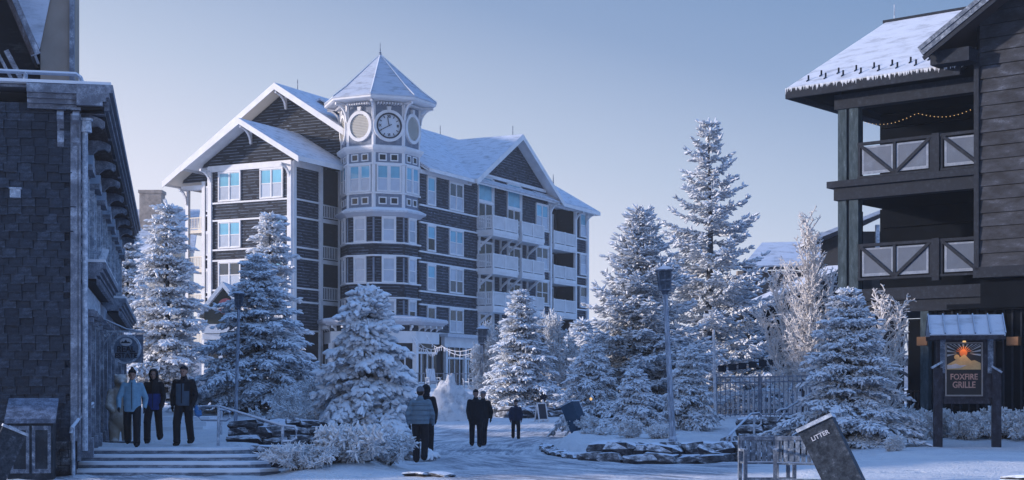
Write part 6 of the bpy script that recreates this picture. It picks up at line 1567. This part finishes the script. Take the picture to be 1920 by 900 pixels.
    if hood is True:   # open the hood at the face
        bm = bmesh.new(); bm.from_mesh(jm)
        dl = [f for f in bm.faces if f.calc_center_median().y < -.05*k and abs(f.calc_center_median().x) < .066*k and 1.54*k < f.calc_center_median().z < 1.71*k]
        bmesh.ops.delete(bm, geom=dl, context='FACES'); bm.to_mesh(jm); bm.free()
    jo = put('jacket', jm, t0)
    if panel is None or True:
        MB().box(-.006*k, .006*k, -.165*k*pf, -.12*k, (.95-jl)*k, 1.46*k).build('zip', BLK, jo, T(*loc) @ RZ(yaw)) if face else None
    # headwear and hair
    hk = [('e', hc+Vector((0, .012, .038)), (.089, .108, .088))]
    if hat_kind == 'beanie':
        hk = [('e', hc+Vector((0, .010, .045)), (.092, .112, .092)), ('c', hc+Vector((0, .01, .035)), hc+Vector((0, .01, .05)), .098, .098, .94, 1.12)]
    if hat_kind == 'pompom': hk += [('e', hc+Vector((0, .012, .155)), (.038, .038, .036)), ('c', hc+Vector((0, .01, .035)), hc+Vector((0, .01, .05)), .098, .098, .94, 1.12)]
    if hat_kind == 'cap': hk = [('e', hc+Vector((0, .008, .045)), (.09, .108, .075)), ('e', hc+Vector((0, -.12, .05)), (.065, .07, .012))]
    if hat_kind != 'none' and not (hood is True):
        hm = blob_mesh('hat', [sc_e(e, k) for e in hk], .012, hat, 1)
        bm = bmesh.new(); bm.from_mesh(hm)
        zc = (hc.z+.028)*k; bmesh.ops.bisect_plane(bm, geom=bm.verts[:]+bm.edges[:]+bm.faces[:], plane_co=(0, 0, zc), plane_no=(0, .22, 1), clear_inner=True)
        bm.to_mesh(hm); bm.free(); put('hat', hm, t0)
    hmesh = blob_mesh('hair', [sc_e(e, k) for e in ([('e', hc+Vector((0, .03, .015)), (.083, .088, .10))] if not hair else [('e', hc+Vector((0, .03, .01)), (.088, .095, .108)), ('c', hc+Vector((0, .05, -.03)), hc+Vector((0, .06, -.14)), .075, .06)])], .014, M['hair_dark'], 1)
    put('hair', hmesh, t0)
    if face:
        for sx in (-1, 1):
            MB().disc((sx*.03*k, 0), .008*k, -.002, .004, 8, 1.5, T(*((hc+Vector((0, -.092, .002)))*k))).build('eye', BLK, t0)
        MB().disc((0, 0), .007*k, -.002, .004, 8, 3.2, T(*((hc+Vector((0, -.096, -.058)))*k))).build('mouth', mat_simple('lips', (.25, .10, .09), .6, .05), t0)
    return t0
def sc_e(e, k):
    if e[0] == 'e': return ('e', tuple(Vector(e[1])*k), tuple(x*k for x in e[2]))
    return ('c', Vector(e[1])*k, Vector(e[2])*k, e[3]*k, e[4]*k)+tuple(e[5:])
def at(px, Y, z=None): x = X_at(px, Y); return (x, Y, gz(x, Y) if z is None else z)
z_t = .47
person('walker in a light blue jacket, black trousers and bobble hat', at(248, 34.0, z_t), radians(10), 1.72, LBLUE, BLK, BLK, 'pompom', stride=.6, phase=1, jl=.10, elbow=.6, arm=.11, build=1.05, puffy=1.03)
person('walker in a dark hooded coat with royal blue hem, behind the light blue jacket', at(288, 36.3, z_t), radians(4), 1.76, BLK, BLK, BLK, 'none', stride=.75, phase=-1, hood=True, jl=.10, panel=ROYAL, panel_box=lambda c, n: c.z < 1.18 and abs(c.x) < .18 and c.y < .02)
person('man in a black jacket with steel blue front, holding a small blue bag', at(345, 34.8, z_t), radians(-8), 1.82, BLK, BLK, BLK, 'cap', stride=.45, phase=-1, jl=.02, arm=.10, puffy=1.03, elbow=.45, panel=STEEL, panel_box=lambda c, n: c.z < 1.36 and abs(c.x) < .15 and c.y < .03 and not (c.z > 1.2 and c.x > .05), build=1.08)
hb = thing('hand_bag', 'small crumpled blue bag in the right-hand walker\'s grip', 'bag', (-7.04, 34.5, 1.2))
put('bag', blob_mesh('bag', [('e', (0, 0, .10), (.05, .04, .11)), ('e', (.05, 0, .0), (.08, .045, .06)), ('e', (.09, .0, .05), (.03, .03, .06))], .012, cloth('blue_bag_fabric', (.06, .19, .42)), 1), hb, T(-7.04, 34.5, 1.19))
person('man seen from behind in a grey-blue quilted jacket and flecked cap', at(788, 36.3, 0.02), radians(176), 1.80, PUFF, BLK, GREY, 'beanie', stride=.5, phase=1, build=1.06, face=False, puffy=1.12, arm=.09, elbow=.6, jl=.0)
person('dark figure with a brown coat just left of the man in the quilted jacket', at(776, 46, .0), radians(170), 1.68, BROWN, BLK, BLK, 'beanie', vox=.02, face=False)
person('hooded dark figure behind the right shoulder of the quilted jacket', at(799, 42, .02), radians(172), 1.88, BLK, BLK, BLK, 'none', hood=True, vox=.02, face=False, build=1.05)
person('man in long black coat and black hat, left of the pair in the road', at(892, 47.6, .0), radians(6), 1.78, BLK, BLK, BLK, 'beanie', vox=.018, stride=.3, jl=.22, arm=.05, build=1.1, puffy=1.05)
person('person in black coat and grey knit hat, right of the pair in the road', at(906, 49.2, .0), radians(-20), 1.74, BLK, BLK, GREY, 'beanie', vox=.018, stride=.6, jl=.12, head_turn=.5, build=1.0)
person('child in dark snow clothes walking alone near the middle of the road', at(967, 55.5, .0), radians(4), 1.42, NAVY, BLK, BLK, 'pompom', vox=.018, stride=.4, arm=.09, gloves=REDM, build=1.05, puffy=1.1)
person('small distant figure in a dark hat beside the A-frame board', at(1018, 79), radians(30), 1.30, NAVY, BLK, BLK, 'beanie', vox=.03, face=False)
# ================================================================== thin haze volume, added to lift the dark tones
hm_ = bpy.data.materials.new('tone_lift_haze'); hm_.use_nodes = True; ht = hm_.node_tree; ht.nodes.clear()
ho = ht.nodes.new('ShaderNodeOutputMaterial'); hv = ht.nodes.new('ShaderNodeVolumePrincipled')
hv.inputs['Color'].default_value = (.86, .92, 1.0, 1); hv.inputs['Density'].default_value = .0006; hv.inputs['Anisotropy'].default_value = .2
ht.links.new(hv.outputs[0], ho.inputs['Volume'])
hz = MB().box(-3400, 3400, -500, 4700, -9, 29.5).build('added tone-lift haze', hm_, None, I4); hz['kind'] = 'stuff'
